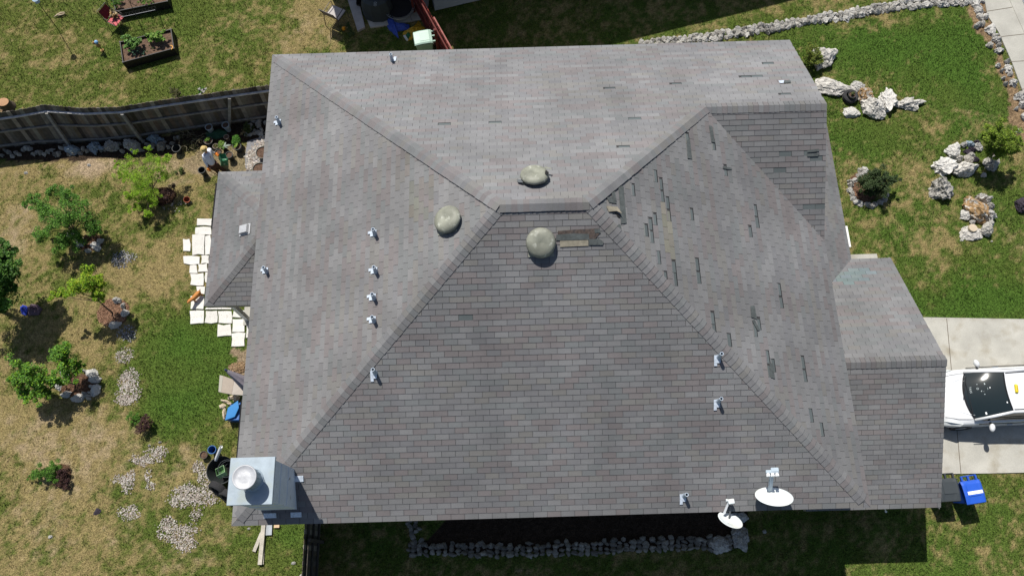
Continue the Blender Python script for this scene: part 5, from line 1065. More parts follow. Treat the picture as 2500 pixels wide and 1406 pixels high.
m = MB(); m.M = Mc; V = [Vector((3.8, -.60, 1.39)), Vector((3.8, .60, 1.39)), Vector((4.2, .70, 1.0)), Vector((4.2, -.70, 1.0))]; m.add(V, [(3, 2, 1, 0)]); m.build('rear_window', M['car_glass'], car)
m = MB(); m.M = Mc; m.bar(wsp(-.75, .03)+Vector((-.02, 0, .03)), wsp(.55, .06)+Vector((-.02, 0, .035)), .02, .015); m.bar(wsp(-.1, .0)+Vector((-.05, 0, .03)), wsp(.85, .05)+Vector((-.02, 0, .035)), .02, .015); m.build('wiper', M['car_trim'], car)
m = MB(); m.M = Mc
for (x0, y0, x2, y2) in ((.35, .38, .95, .62), (.35, -.38, .95, -.62), (.12, .0, .95, .0)): 
    if y0: m.bar((x0, y0, .86+.0), (x2, y2, 1.035), .006, .004)
m.build('bonnet_crease', M['car_silver'], bd)
for s in (-1, 1):
    m = MB(); m.M = Mc; m.tube([(.16, s*.60, .77), (.5, s*.70, .90), (.9, s*.735, 1.0), (1.0, s*.72, 1.02)], .006, 4); m.build('bonnet_gap', M['panel_gap'], bd)
cmat('taxi_yellow', (.72, .58, .01), .45); cmat('taxi_red', (.35, .16, .01), .5)
m = MB(); m.M = Mc@Matrix.Translation((2.13, .06, 1.535))@Matrix.Rotation(-.12, 4, 'Z'); m.box((0, 0, 0), (.10, .30, .08), taper=.8); tl = m.build('roof_sign', M['taxi_yellow'], car, bevel=.03)
text('TAXI', .075, Mc@Matrix.Translation((2.125, .06, 1.578))@Matrix.Rotation(-1.5708-.12, 4, 'Z'), M['taxi_red'], tl)
def onws(u, v, lift=.012):
    p = wsp(u, v); a = (wsp(u+.02, v)-p).normalized(); b = (wsp(u, v+.02)-p).normalized(); n = b.cross(a); n = n if n.z > 0 else -n; a = b.cross(n)
    Q = Matrix((a, b, n)).transposed().to_4x4(); Q.translation = p+n*lift; return Mc@Q
wsx = cmat('decal_faint', (.34, .40, .42), .5)
text('TAXS', .085, onws(-.22*-1, .16), wsx, wso)
m = MB()
for u, v, a, b in ((-.86, .32, .045, .075), (-.55, .93, .03, .045), (.25, .62, .03, .03)): m.M = onws(u, v, .01); m.box((0, 0, 0), (b, a, .003))
m.build('sticker', M['decal_white'], wso)
m = MB(); r = random.Random(12)
for k in range(7): m.M = onws(r.uniform(-.1, .5), r.uniform(.3, .7), .006)@Matrix.Rotation(r.uniform(0, 3), 4, 'Z'); m.box((0, 0, 0), (r.uniform(.02, .05), r.uniform(.008, .03), .002))
m.build('glass_mark', wsx, wso)
m = MB(); m.M = onws(.25, .33, .008); m.lathe([(.022, 0), (.032, 0)], 20); m.build('round_sticker', wsx, wso)
# ------------------------------------------------------------------ pots, tubs and garden things
SOILM = M['soil']
def pot(px, py, rad, h, col, label, soil=True, n=24, plant_=None, rim=.012, name='plant_pot', cat='pot', level=.04, ztop=None):
    p = G(px, py, h); p.z = 0; t = thing(name, p, label, cat); key = 'pot_%.2f_%.2f_%.2f' % col
    mt = M.get(key) or cmat(key, col, .6, .35, var=.08)
    m = MB(); m.lathe([(rad*.72, 0), (rad*.97, h-.04), (rad+rim, h-.03), (rad+rim, h), (rad-.008, h), (rad*.94, h-level-.02), (rad*.72*.9, .02)], n, p, cap0=True); m.build('body', mt, t)
    if soil: m = MB(); m.lathe([(rad*.95, h-level), (rad*.5, h-level+.012), (.001, h-level+.018)], n, p); m.build('soil', SOILM, t)
    else: m = MB(); m.lathe([(rad*.68, .03), (.001, .03)], n, p); m.build('inner_base', M['dark'], t)
    if plant_:
        nn_, size, pal, hh, rr = plant_; r = random.Random(int(px)); m = MB(); leaves(m, [(p+Vector((r.uniform(-.5, .5)*rr, r.uniform(-.5, .5)*rr, h+hh*r.uniform(.3, .8))), rr*.6) for _ in range(7)], nn_, size, pal, r); m.build('foliage', M['leaf'], t)
    return t
GY = (.34, .40, .44); BK = (.025, .03, .03)
pot(509, 310, .125, .38, GY, 'grey bucket planter against the fence, left of its twin', True); pot(550, 305, .125, .38, GY, 'grey bucket planter against the fence, right of its twin', True)
pot(492, 415, .125, .36, BK, 'empty black nursery pot at the gardener\'s feet', False)
pot(508, 343, .155, .28, BK, 'black pot with a small bright seedling behind the gardener', True, plant_=(260, .022, BRI, .12, .10))
pot(552, 334, .09, .22, (.28, .22, .18), 'small tan pot of bare brown soil', True); pot(577, 345, .14, .30, BK, 'black pot holding a dense round basil ball', True, plant_=(1700, .018, [(.07, .2, .02), (.1, .27, .03), (.04, .13, .01)], .12, .21))
pot(526, 357, .10, .22, (.12, .10, .07), 'brown pot of dry yellow moss behind the gardener', True, plant_=(160, .015, [(.2, .2, .06), (.14, .15, .05)], .0, .09)); pot(532, 371, .10, .24, BK, 'black pot beside the orange glove', True)
pot(578, 357, .15, .32, BK, 'wide black pot with one leaning broad leaf', True); pot(559, 378, .125, .34, BK, 'black pot with soil behind the green sack', True)
pot(430, 362, .15, .28, BK, 'dark pot in the shade at the foot of the feathery tree', False); pot(545, 358, .11, .25, BK, 'black pot overflowing with lime green and silver leaves', True, plant_=(420, .026, BRI+[(.25, .32, .1)], .22, .15))
# silver big leaves and single broad leaf
m = MB()
def blade(p, d, L, wd, curl=.1):
    p = Vector(p); d = Vector(d).normalized(); s = d.cross(Vector((0, 0, 1))).normalized(); P = []; K = 6
    for i in range(K+1): q = i/K; c = p+d*L*q+Vector((0, 0, -curl*q*q)); wv = wd*math.sin(math.pi*min(.98, q*.93+.05)); P += [c-s*wv, c+Vector((0, 0, -.004)), c+s*wv]
    return P, [f for i in range(K) for f in ((i*3, i*3+3, i*3+4, i*3+1), (i*3+1, i*3+4, i*3+5, i*3+2))]
c0 = G(548, 358, .45)
for a, L in ((1.5, .22), (.35, .25), (.9, .14), (2.3, .12), (-.3, .14)): m.add(*blade(c0, (math.cos(a), math.sin(a), .25), L, .035), (.27, .33, .28))
for a in (3.4, 4.2): m.add(*blade(c0, (math.cos(a), math.sin(a), .2), .14, .03), (.12, .22, .05))
o = m.build('silver_plant', M['leaf'], org=G(548, 358)); tag(o, 'silver grey broad leaves above the lime green pot plant', 'plant')
m = MB(); c0 = G(572, 362, .36); m.add(*blade(c0, (.5, .85, .3), .26, .05, .02), (.17, .30, .03)); m.add(*blade(c0, (.2, .5, .5), .12, .04, .02), (.2, .33, .04)); o = m.build('young_leaf', M['leaf'], org=G(572, 362)); tag(o, 'single pale green leaf shoot standing in the wide black pot', 'plant')
pot(641, 372, .24, .34, (.10, .10, .085), 'half barrel planter, upper of the two by the house corner', True, n=32, name='half_barrel', cat='planter'); pot(633, 412, .24, .34, (.10, .10, .085), 'half barrel planter, lower of the two partly under the eave', True, n=32, name='half_barrel', cat='planter')
cmat('green_net', (.015, .07, .035), .7, fine=.5, fs=40)
cloth(dense([(500,327),(512,318),(540,316),(556,322),(553,334),(535,340),(510,338)]), 'green_net', 'green_net', 'dark green garden netting spread among the pots', 'netting', .05, 9, .16)
# dry vine tangle
m = MB(); r = random.Random(31)
for k in range(46):
    a = G(465+r.uniform(-28, 32), 342+r.uniform(-22, 18), r.uniform(.03, .25)); b = a+Vector((r.uniform(-.35, .35), r.uniform(-.3, .3), r.uniform(-.05, .12))); c = (a+b)/2+Vector((r.uniform(-.1, .1), r.uniform(-.1, .1), .08)); m.tube([a, c, b], .007, 4, col=jit(r, .5, 1.3, (.22, .19, .12)))
leaves(m, [(G(460+r.uniform(-25, 25), 345+r.uniform(-20, 15), .15), .15) for _ in range(10)], 350, .022, [(.06, .07, .03), (.10, .09, .04), (.04, .05, .02)], r)
o = m.build('dry_vine', M['mulch'], org=G(465, 345)); tag(o, 'tangle of dry brown vines left of the potted plants', 'plant')
plant('corner_plant', (610,312), [(606,305,.3,.16),(598,312,.25,.14),(604,320,.2,.12)], 380, .028, [(.05, .08, .02), (.08, .10, .02)], 'small leafy plant in the shaded fence corner', 'plant', 41, .008, stems=False)
plant('weed_tuft', (440,418), [(440,416,.1,.13)], 200, .022, [(.09, .14, .03), (.12, .16, .04)], 'small green weed on bare ground left of the black nursery pot', 'weeds', 42, .006, stems=False)
m = MB(); r = random.Random(5)
for k in range(30): a = r.uniform(0, 6.28); p = G(600+r.uniform(-13, 13), 322+r.uniform(-5, 5), .03); m.add(*blade(p, (math.cos(a), math.sin(a), .1), .07, .03, .01), jit(r, .7, 1.2, (.30, .22, .10)))
o = m.build('dry_leaves', M['leaf'], org=G(600, 322)); tag(o, 'handful of large dry leaves in the fence corner', 'leaves', kind='stuff')
# terracotta pot
p = G(459, 490); t = thing('terracotta_pot', p, 'tipped terracotta flower pot on the lawn near the purple shrub', 'pot'); cmat('terracotta', (.36, .11, .055), .8)
m = MB(); m.M = Matrix.Translation(p+Vector((0, 0, .10)))@Matrix.Rotation(.5, 4, 'X')@Matrix.Rotation(.3, 4, 'Y'); m.lathe([(.07, -.10), (.10, .07), (.115, .07), (.115, .11), (.10, .11), (.09, .0)], 22, cap0=True); m.build('body', M['terracotta'], t)
# black tub with wire basket, buckets, pipe, crate, tyres
pot(538, 1147, .43, .42, BK, 'big round black tub beside the chimney corner', False, n=40, name='black_tub', cat='tub'); 
m = MB(); p = G(553, 1143, .50)
for k in range(12): a = 6.283*k/12; m.tube([(p.x+.27*math.cos(a), p.y+.27*math.sin(a), .50), (p.x+.18*math.cos(a+.5), p.y+.18*math.sin(a+.5), .12)], .005, 4)
for r0, z in ((.27, .50), (.25, .38), (.2, .2)): m.tube([(p.x+r0*math.cos(6.283*k/24), p.y+r0*math.sin(6.283*k/24), z) for k in range(25)], .006, 4, caps=False)
o = m.build('wire_basket', M['dish_dark'], org=(p.x, p.y, 0)); tag(o, 'round wire basket standing in the black tub', 'basket')
pot(517, 1097, .125, .36, (.02, .10, .30), 'royal blue bucket behind the black tub', False, name='bucket', cat='bucket'); pot(497, 1110, .115, .20, (.04, .03, .025), 'small brown bucket with debris beside the blue bucket', True, name='bucket', cat='bucket')
cmat('pvc', (.78, .79, .80), .4); a = G(527, 1122, .32); b = G(540, 1090, .95); d_ = (b-a).normalized()
m = MB(); m.tube([a, b], .052, 18, caps=False); m.tube([a, b-d_*.002], .044, 18, caps=False); m.tube([b-d_*.06, b-d_*.058], .0438, 18); o = m.build('pvc_pipe', M['pvc'], org=a); tag(o, 'thick white plastic pipe leaning out of the black tub', 'pipe')
cmat('green_crate', (.26, .42, .22), .6); cmat('green_crate_in', (.05, .13, .04), .7); p = G(541, 1152, .45); t = thing('plastic_crate', (p.x, p.y, .35), 'pale green open plastic crate lying in the wire basket', 'crate')
Q = Matrix.Translation(p)@Matrix.Rotation(.45, 4, 'Z')@Matrix.Rotation(-.5, 4, 'X'); w_, l_, hh = .28, .28, .2
for nm, c, d, mt in (('side', (0, l_/2, 0), (w_, .012, hh), 'green_crate'), ('side', (0, -l_/2, 0), (w_, .012, hh), 'green_crate'), ('side', (w_/2-.007, 0, 0), (.012, l_-.013, hh), 'green_crate'), ('side', (-w_/2+.007, 0, 0), (.012, l_-.013, hh), 'green_crate_in'), ('bottom', (0, 0, -hh/2+.007), (w_-.027, l_-.013, .012), 'green_crate_in')):
    m = MB(); m.M = Q; m.box(c, d); m.build(nm, M[mt], t)
def tyre(px, py, z, rx, rz, label, R0=.32, W=.20):
    p = G(px, py, z+R0*.3); t = MB(); t.M = Matrix.Translation((p.x, p.y, z+.0))@Matrix.Rotation(rz, 4, 'Z')@Matrix.Rotation(rx, 4, 'X')
    pr = [(R0*.60, -W/2), (R0*.85, -W/2-.01), (R0*.97, -W/2+.02)]+[(R0*(1.0 if k % 2 else .965), -W/2+.03+k*(W-.06)/9) for k in range(10)]+[(R0*.97, W/2-.02), (R0*.85, W/2+.01), (R0*.60, W/2)]
    t.lathe(pr+[pr[0]], 40); o = t.build('tyre', M['tyre'], org=(p.x, p.y, 0)); tag(o, label, 'tyre')
tyre(530, 1192, .33, 1.25, -.50, 'worn black car tyre leaning on the chimney side, outermost'); tyre(556, 1212, .30, 1.2, -.5, 'black car tyre behind the outermost leaning tyre')
tyre(2078, 233, .12, 0, 0, 'black car tyre lying flat as a planter among the boulders', .28, .18)
t = pot(2081, 231, .13, .34, (.05, .05, .05), 'dark round pot standing inside the flat tyre', True, plant_=(160, .025, [(.12, .14, .04), (.08, .10, .03)], .08, .08))
# planks
def plank(a, b, w_, th, z, label, mt='plank'):
    m = MB(); m.bar(Vector((a.x, a.y, z)), Vector((b.x, b.y, z)), w_, th); o = m.build('plank', M[mt], org=((a.x+b.x)/2, (a.y+b.y)/2, 0), bevel=.006); tag(o, label, 'plank')
plank(G(647, 1268), G(637, 1378), .13, .05, .10, 'thick grey plank, topmost of the pile below the chimney'); plank(G(640, 1300), G(621, 1346), .11, .03, .045, 'pale tan plank slanting out under the thick grey one'); cmat('blue_plank', (.34, .37, .40), .8, var=.2)
plank(G(658, 1262), G(656, 1306), .22, .03, .045, 'short wide blue grey board beside the thick plank', 'blue_plank'); plank(G(646, 1310), G(643, 1377), .05, .03, .045, 'narrow plank strip along the right of the thick grey plank')
cmat('tan_brick', (.55, .40, .25), .85, var=.1); m = MB(); p = G(677, 1284); m.box((p.x, p.y, .04), (.17, .10, .08)); o = m.build('brick', M['tan_brick'], org=(p.x, p.y, 0), bevel=.006); tag(o, 'tan brick lying just under the south west eave', 'brick')
# white post cap and cable stub under south eave
m = MB(); a = G(2160, 1241, 2.5); b = G(2163, 1248, 2.3); m.tube([Vector((a.x, .45, 2.45)), a, b], .012, 6); m.lathe([(.02, -.02), (.035, .0), (.02, .025)], 10, b, cap0=True, cap1=True); o = m.build('cable_stub', M['pvc'], house, smooth=False)
# folded parasol, bench, tote, leaf pile
cmat('parasol_cloth', (.27, .25, .30), .85, var=.12, vs_=8); cmat('navy', (.03, .04, .09), .5)
a = G(551, 903, 1.75); b = G(606, 940, .95); t = thing('folded_parasol', (b.x, b.y, 0), 'folded grey mauve parasol leaning by the house wall', 'parasol'); d_ = (b-a); m = MB(); r = random.Random(6); P = []; F = []; K = 7; N = 18
s1 = d_.normalized().cross(Vector((0, 0, 1))).normalized(); s2 = s1.cross(d_.normalized())
for i in range(K+1):
    q = i/K
    for j in range(N):
        an = 6.283*j/N; rad = (.03+.17*q**.8)*(1.0+(.28 if j % 3 == 0 else -.15)*q); P.append(a+d_*q*(1+(.06 if j % 3 == 0 else 0))+s1*rad*math.cos(an)+s2*rad*math.sin(an))
for i in range(K):
    for j in range(N): F.append((i*N+j, i*N+(j+1) % N, (i+1)*N+(j+1) % N, (i+1)*N+j))
m.add(P, F); m.build('canopy', M['parasol_cloth'], t); m = MB(); m.tube([a-d_*.03, a+d_*.04], [.03, .045], 12); m.build('finial', M['navy'], t); m = MB(); m.tube([a, b+d_*.7], .018, 8); m.build('pole', M['galv'], t)
cmat('bench_tan', (.43, .37, .31), .8, var=.06); cmat('bench_pale', (.66, .60, .54), .8); cmat('bench_grey', (.36, .34, .29), .8)
def gp(px, py, z): return G(px, py, z)
t = thing('garden_lounger', G(570, 945), 'beige padded garden swing seat beside the folded parasol', 'lounger')
def slab4(pts, z, th, mt, name):
    m = MB(); P = [G(x, y, zz) for (x, y), zz in zip(pts, z)]; B = [p-Vector((0, 0, th)) for p in P]; m.add(B+P, [(0, 1, 2, 3), (7, 6, 5, 4), (0, 4, 5, 1), (1, 5, 6, 2), (2, 6, 7, 3), (3, 7, 4, 0)]); return m.build(name, M[mt], t, bevel=.01)
slab4([(536,915),(545,917),(540,958),(533,956)], (.9,.9,.9,.9), .05, 'bench_grey', 'edge_panel'); slab4([(545,917),(572,927),(566,963),(540,958)], (.9,.75,.75,.9), .05, 'bench_tan', 'backrest'); slab4([(572,927),(600,938),(594,965),(566,963)], (.75,.5,.5,.75), .05, 'bench_pale', 'seat')
for px, py in ((540, 950), (590, 962), (545, 920)): m = MB(); p = G(px, py, .5); m.box((p.x+.04, p.y, .24), (.04, .04, .48)); m.build('leg', M['bench_grey'], t)
cmat('tote_blue', (.04, .21, .50), .4, .5); cmat('tote_dark', (.02, .10, .33), .45)
p = G(575, 1010, .2); t = thing('storage_tote', (p.x, p.y, 0), 'blue plastic storage tote with a loose lid under the west eave', 'tote')
m = MB(); m.prism(GL([(560,1030),(592,1030),(596,985),(572,990)], .0), .0, .34); m.build('body', M['tote_dark'], t, bevel=.02)
P = [G(x, y, z) for x, y, z in ((549,1026,.40),(556,995,.46),(581,977,.52),(583,995,.50),(573,1017,.44))]; m = MB(); B = [q-Vector((0, 0, .04)) for q in P]; m.add(B+P, [(0, 1, 2, 3, 4), (9, 8, 7, 6, 5)]+[(i, 5+i, 5+(i+1) % 5, (i+1) % 5) for i in range(5)]); m.build('lid', M['tote_blue'], t, bevel=.012)
for px, py, w_, h_, lb in ((543,992,14,16,'pale broken rock left of the blue tote'),(563,970,16,12,'pale pink rock above the blue tote'),(550,979,22,8,'long thin pale rock beside the blue tote'),(577,972,16,14,'white rock between the lounger and the blue tote'),(546,1010,9,28,'long pale stone along the left of the blue tote'),(560,985,14,8,'small tan rock behind the blue tote lid')): rock(px, py, w_, h_, .1, 'tan_disc', lb, name='rubble_rock')
m = MB(); r = random.Random(15)
for k in range(420):
    a = r.uniform(0, 6.28); q = math.sqrt(r.random()); p = G(582+22*q*math.cos(a), 896+11*q*math.sin(a), .02+.1*(1-q)*r.random()); b = r.uniform(0, 6.28); m.add(*blade(p, (math.cos(b), math.sin(b), r.uniform(-.2, .4)), r.uniform(.04, .08), r.uniform(.012, .025), .01), jit(r, .6, 1.3, (.33, .22, .12)))
o = m.build('leaf_pile', M['leaf'], org=G(582, 896)); tag(o, 'pile of tan dry leaves above the folded parasol', 'leaves', kind='stuff')
# ------------------------------------------------------------------ raised beds, trellis, red chair, ornaments
cmat('bed_black', (.018, .017, .018), .55)
def raised(cs, h, label):
    P = [G(x, y, h) for x, y in cs]; c = sum(P, Vector())/4; t = thing('raised_bed', (c.x, c.y, 0), label, 'planter')
    for i in range(4):
        a, b = P[i], P[(i+1) % 4]; m = MB(); m.bar((a.x, a.y, h/2), (b.x, b.y, h/2), .035, h); m.build('side_board', M['bed_black'], t, bevel=.005)
    m = MB(); m.prism([p.lerp(c, .03) for p in P], 0, h-.10); m.build('soil', M['bed_soil'], t)
    for p in P: m = MB(); m.box((p.x, p.y, h/2), (.06, .06, h+.02)); m.build('corner_post', M['bed_black'], t)
    return t, P
cmat('bed_soil', (.13, .085, .06), .97, .1, var=.4, vs_=14, bump=.03, bs=30, fine=.35, fs=50)
t, P = raised([(293,103),(417,72),(424,118),(300,152)], .40, 'black raised bed with two leafy squash plants and dark soil')
for seed, cl, lb in ((1, [(316,98,.62,.17),(326,106,.62,.18),(312,108,.55,.13),(336,101,.55,.12),(322,115,.5,.12)], 'broad leaved squash plant at the left of the raised bed'), (2, [(380,85,.65,.18),(393,88,.6,.16),(372,92,.55,.15),(388,97,.5,.12)], 'bright green squash plant at the right of the raised bed')):
    tt = plant('squash_plant', (322 if seed == 1 else 384, 108 if seed == 1 else 92), cl, 330, .055, BRI if seed == 2 else [(.09, .2, .03), (.13, .26, .05), (.16, .28, .08)], lb, 'plant', 50+seed, .01, stems=False, asp=.85, flat=.25)
plant('herb', (330,127), [(330,124,.45,.12),(338,128,.42,.08),(350,130,.4,.08)], 120, .03, [(.06, .14, .08), (.08, .16, .1)], 'blue green herb at the front of the raised bed', 'plant', 55, .006, stems=False)
plant('seedling', (352,118), [(347,121,.40,.06),(360,127,.40,.05),(372,118,.4,.05),(366,112,.4,.05)], 70, .02, [(.07, .11, .03)], 'few small seedlings in the middle of the raised bed soil', 'plant', 56, .006, stems=False)
m = MB(); cc = G(417, 117, .42); m.tube([cc+Vector((.07*math.cos(a), .09*math.sin(a), 0)) for a in [k*.4-1.2 for k in range(9)]], .018, 6); o = m.build('yellow_hoop', M['yellow_plastic'], org=cc); tag(o, 'curved yellow ornament at the right corner of the raised bed', 'ornament')
t, P = raised([(268,-26),(398,-52),(408,3),(283,28)], .40, 'black raised bed cut by the top edge of the photo')
plant('green_crop', (300,10), [(284,8,.5,.14),(292,-2,.5,.13),(276,0,.4,.12)], 260, .03, GRN, 'dark green leafy rows at the left of the far raised bed', 'plant', 57, .006, stems=False)
plant('green_crop', (345,5), [(346,3,.5,.13),(356,0,.5,.13),(366,6,.45,.10)], 260, .03, BRI, 'bright green leafy rows at the middle of the far raised bed', 'plant', 58, .006, stems=False)
# trellis netting between beds: slim poles and a net
t = thing('trellis', G(340, 70), 'thin pole trellis spanning between the two raised beds', 'trellis')
cmat('thin_metal', (.02, .022, .02), .5); cmat('net_line', (.35, .36, .37), .6)
tops = []
for b_, tp, z in (((305,97),(258,0),1.5),((354,86),(310,-8),1.5),((402,72),(366,-15),1.5),((281,30),(272,-18),1.0),((320,20),(312,-30),1.0)):
    m = MB(); q = G(*b_, .1); u_ = G(*tp, z); m.tube([Vector((q.x, q.y, .02)), u_], .011, 6); m.build('pole', M['thin_metal'], t); tops.append(u_)
m = MB(); a = G(294, 43, .55); b = G(379, 25, .55); m.tube([a, b], .010, 6); m.build('net_edge', M['net_line'], t)
m = MB(); a2 = G(287, 35, .05); b2 = G(376, 14, .05)
for k in range(12): q = k/11; m.tube([a.lerp(b, q), (a2.lerp(b2, q)+Vector((0, .2, .0)))], .003, 3)
for k in range(5): q = k/5; m.tube([a.lerp(a2+Vector((0, .2, 0)), q), b.lerp(b2+Vector((0, .2, 0)), q)], .003, 3)
m.build('net', M['thin_metal'], t)
cmat('red_sling', (.17, .015, .022), .8); cmat('pink_sling', (.50, .11, .12), .8)
t = chair(Vector((G(280, 46, .42).x, G(280, 46, .42).y, 0)), -2.1, M['pink_sling'], M['red_sling'], M['chair_frame'], 'dark red and pink garden chair holding dry plants by the trellis', .95)
m = MB(); r = random.Random(3); c0 = G(280, 37, .5)
for k in range(60): a = r.uniform(0, 6.28); m.add(*blade(c0+Vector((r.uniform(-.14, .14), r.uniform(-.12, .12), r.uniform(-.06, .1))), (math.cos(a), math.sin(a), .3), .1, .03, .02), jit(r, .5, 1.2, r.choice([(.42, .27, .09), (.3, .16, .06), (.12, .10, .05), (.5, .38, .2)])))
o = m.build('dry_bouquet', M['leaf'], org=c0); tag(o, 'bundle of dry orange brown leaves lying on the red chair', 'leaves')
# bird feeder pole
t = thing('feeder_pole', G(140, 70), 'tall thin black pole with a pale blue feeder top', 'pole'); a = G(138, 67); b = G(90, 3, 1.95)
m = MB(); m.tube([a, b], .014, 8); m.build('pole', M['thin_metal'], t); cmat('pale_blue', (.42, .55, .68), .5); m = MB(); m.lathe([(.09, 0), (.09, .14), (.12, .15), (.001, .22)], 14, b-Vector((0, 0, .05)), cap0=True); m.build('feeder', M['pale_blue'], t)
# driftwood
cmat('driftwood', (.42, .34, .23), .9, var=.2, vs_=12); c = G(146, 37, .05); m = MB(); m.tube([c+Vector((-.22, -.09, -.01)), c+Vector((-.08, -.02, .02)), c+Vector((.05, .07, .03)), c+Vector((.17, .09, .02)), c+Vector((.20, .04, .0))], [.015, .04, .035, .03, .012], 8); m.tube([c+Vector((-.08, -.03, .0)), c+Vector((.05, -.03, .03)), c+Vector((.15, .0, .02)), c+Vector((.19, .06, .0))], [.03, .03, .028, .012], 8)
o = m.build('driftwood', M['driftwood'], org=(c.x, c.y, 0), smooth=True); tag(o, 'forked pale driftwood piece on the lawn near the feeder pole', 'driftwood')
# garden ornament
t = thing('garden_ornament', G(251, 124), 'small garden ornament figure with a light blue ball on top', 'ornament'); cmat('orn_tan', (.45, .27, .10), .7); cmat('orn_brown', (.10, .055, .03), .7); cmat('orn_blue', (.22, .42, .70), .5)
q = G(250, 124); m = MB(); m.tube([q, q+Vector((0, 0, .30))], .012, 6); m.tube([q+Vector((.05, 0, 0)), q+Vector((.01, 0, .28))], .010, 6); m.build('leg', M['orn_brown'], t)
m = MB(); m.lathe([(.001, .22), (.075, .27), (.085, .34), (.05, .42), (.001, .44)], 14, q); m.build('torso', M['orn_tan'], t, smooth=True); m = MB(); m.lathe([(.001, .43), (.05, .45), (.075, .50), (.06, .56), (.001, .585)], 16, q+Vector((.02, 0, 0))); m.build('ball', M['orn_blue'], t, smooth=True); m = MB(); m.lathe([(.001, .40), (.05, .42), (.06, .47), (.001, .52)], 12, q+Vector((-.11, .02, 0))); m.build('wing', M['orn_tan'], t, smooth=True); m = MB(); m.lathe([(.06, 0), (.07, .03), (.03, .06), (.001, .065)], 12, q, cap0=True); m.build('foot', M['orn_tan'], t)
# wood stump at left edge
t = thing('tree_stump', G(8, 262), 'cut tan tree stump with wood chips at the left edge', 'stump'); p = G(8, 250, .3); m = MB(); m.lathe([(.30, 0), (.24, .15), (.21, .32)], 18, (p.x, p.y, 0), sy=.85); m.build('bark', M['bark'], t); cmat('cut_wood', (.38, .22, .12), .9, var=.15, vs_=12); m = MB(); m.lathe([(.209, .32), (.001, .335)], 18, (p.x, p.y, 0), sy=.85); m.build('cut_face', M['cut_wood'], t)
m = MB(); r = random.Random(9)
for k in range(120): a = G(5+r.uniform(-20, 16), 258+r.uniform(-8, 14), r.uniform(.01, .1)); b = r.uniform(0, 6.28); m.bar(a, a+Vector((math.cos(b)*.07, math.sin(b)*.07, r.uniform(-.02, .02))), .03, .012, col=jit(r, .4, 1.2, (.40, .27, .16)))
o = m.build('wood_chips', M['mulch'], org=G(5, 262)); tag(o, 'heap of split wood chips below the stump', 'wood chips', kind='stuff')
# blue bag on the ground
cmat('bag_blue', (.03, .06, .45), .3, .6, bump=.03, bs=14); cmat('bag_purple', (.11, .07, .10), .6, bump=.04, bs=16)
cloth(dense([(49,752),(56,745),(66,748),(70,760),(64,770),(54,768)]), 'plastic_bag', 'bag_blue', 'shiny blue plastic bag half in the shadow of the dark tree', 'bag', .09, 21, .14)
cloth(dense([(66,752),(76,742),(94,745),(104,756),(96,768),(70,772)]), 'mesh_bag', 'bag_purple', 'purple brown mesh sack right of the blue plastic bag', 'bag', .09, 22, .13)
# ------------------------------------------------------------------ gardener
cmat('skin', (.42, .23, .15), .6); cmat('shirt', (.72, .74, .82), .85, var=.05, vs_=14, bump=.01, bs=25); cmat('trousers', (.060, .026, .018), .85, var=.2, vs_=10); cmat('hat', (.50, .37, .15), .8, var=.12, vs_=40); cmat('glove', (.80, .24, .03), .7, var=.12, vs_=30); cmat('sack', (.05, .22, .12), .6, bump=.03, bs=14, dirt=(.42, .48, .38), ds=6, dlo=.55, dhi=.62); cmat('sack_tan', (.25, .24, .16), .8, bump=.02, bs=14); cmat('hair', (.05, .03, .02), .8); cmat('boot', (.05, .04, .03), .8)
pf = G(546, 424); ga = thing('person', pf, 'gardener in tan hat, white long sleeved shirt and orange gloves among the pots', 'person')
hips = G(519, 402, .92); waist = G(516, 396, 1.05); chest = G(509, 384, 1.25); neck = G(503.5, 372.5, 1.42); head = G(499.5, 366.5, 1.56)
sr, sl_ = G(496.5, 381, 1.36), G(511, 364, 1.36); er, el = G(500.5, 394, 1.12), G(516, 370.5, 1.14); wr_, wl = G(508.5, 409, .93), G(524, 375, 1.02)
hr, hl_ = hips+Vector((-.07, -.06, -.03)), hips+Vector((.07, .06, -.03)); kr, kl = G(528.5, 415, .50), G(536.5, 410, .50); ar, al = G(537, 427, .08), G(551, 419, .08); f_ = Vector((.13, -.11, -.05))
J = [hips, waist, chest, neck, head-Vector((0, 0, .03)), sr, er, wr_, sl_, el, wl, hr, kr, ar, ar+f_, hl_, kl, al, al+f_]
E2_ = [(0,1),(1,2),(2,3),(3,4),(2,5),(5,6),(6,7),(2,8),(8,9),(9,10),(0,11),(11,12),(12,13),(13,14),(0,15),(15,16),(16,17),(17,18)]
skin_obj('body', J, E2_, [.12, .11, .125, .045, .04, .055, .036, .024, .055, .036, .024, .075, .05, .035, .03, .075, .05, .035, .03], M['skin'], ga)
skin_obj('shirt', [hips+Vector((0, 0, .03)), waist, chest, sr, er, wr_, sl_, el, wl], [(0,1),(1,2),(2,3),(3,4),(4,5),(2,6),(6,7),(7,8)], [.135, .125, .14, .085, .058, .042, .085, .058, .042], M['shirt'], ga)
skin_obj('trousers', [hips, hr, kr, ar, hl_, kl, al], [(0,1),(1,2),(2,3),(0,4),(4,5),(5,6)], [.135, .10, .08, .06, .10, .08, .06], M['trousers'], ga)
def blob(c, rx, ry, rz_, mt, name, parent, rot=0, n=16):
    m = MB(); m.M = Matrix.Translation(c)@Matrix.Rotation(rot, 4, 'Z')@Matrix.Diagonal((rx, ry, rz_, 1)); m.lathe([(.001, -1)]+[(math.cos(a), math.sin(a)) for a in [R_(-75+15*k) for k in range(11)]]+[(.001, 1)], n); return m.build(name, M[mt] if isinstance(mt, str) else mt, parent, smooth=True)
fc_ = math.atan2(-.7, .7)
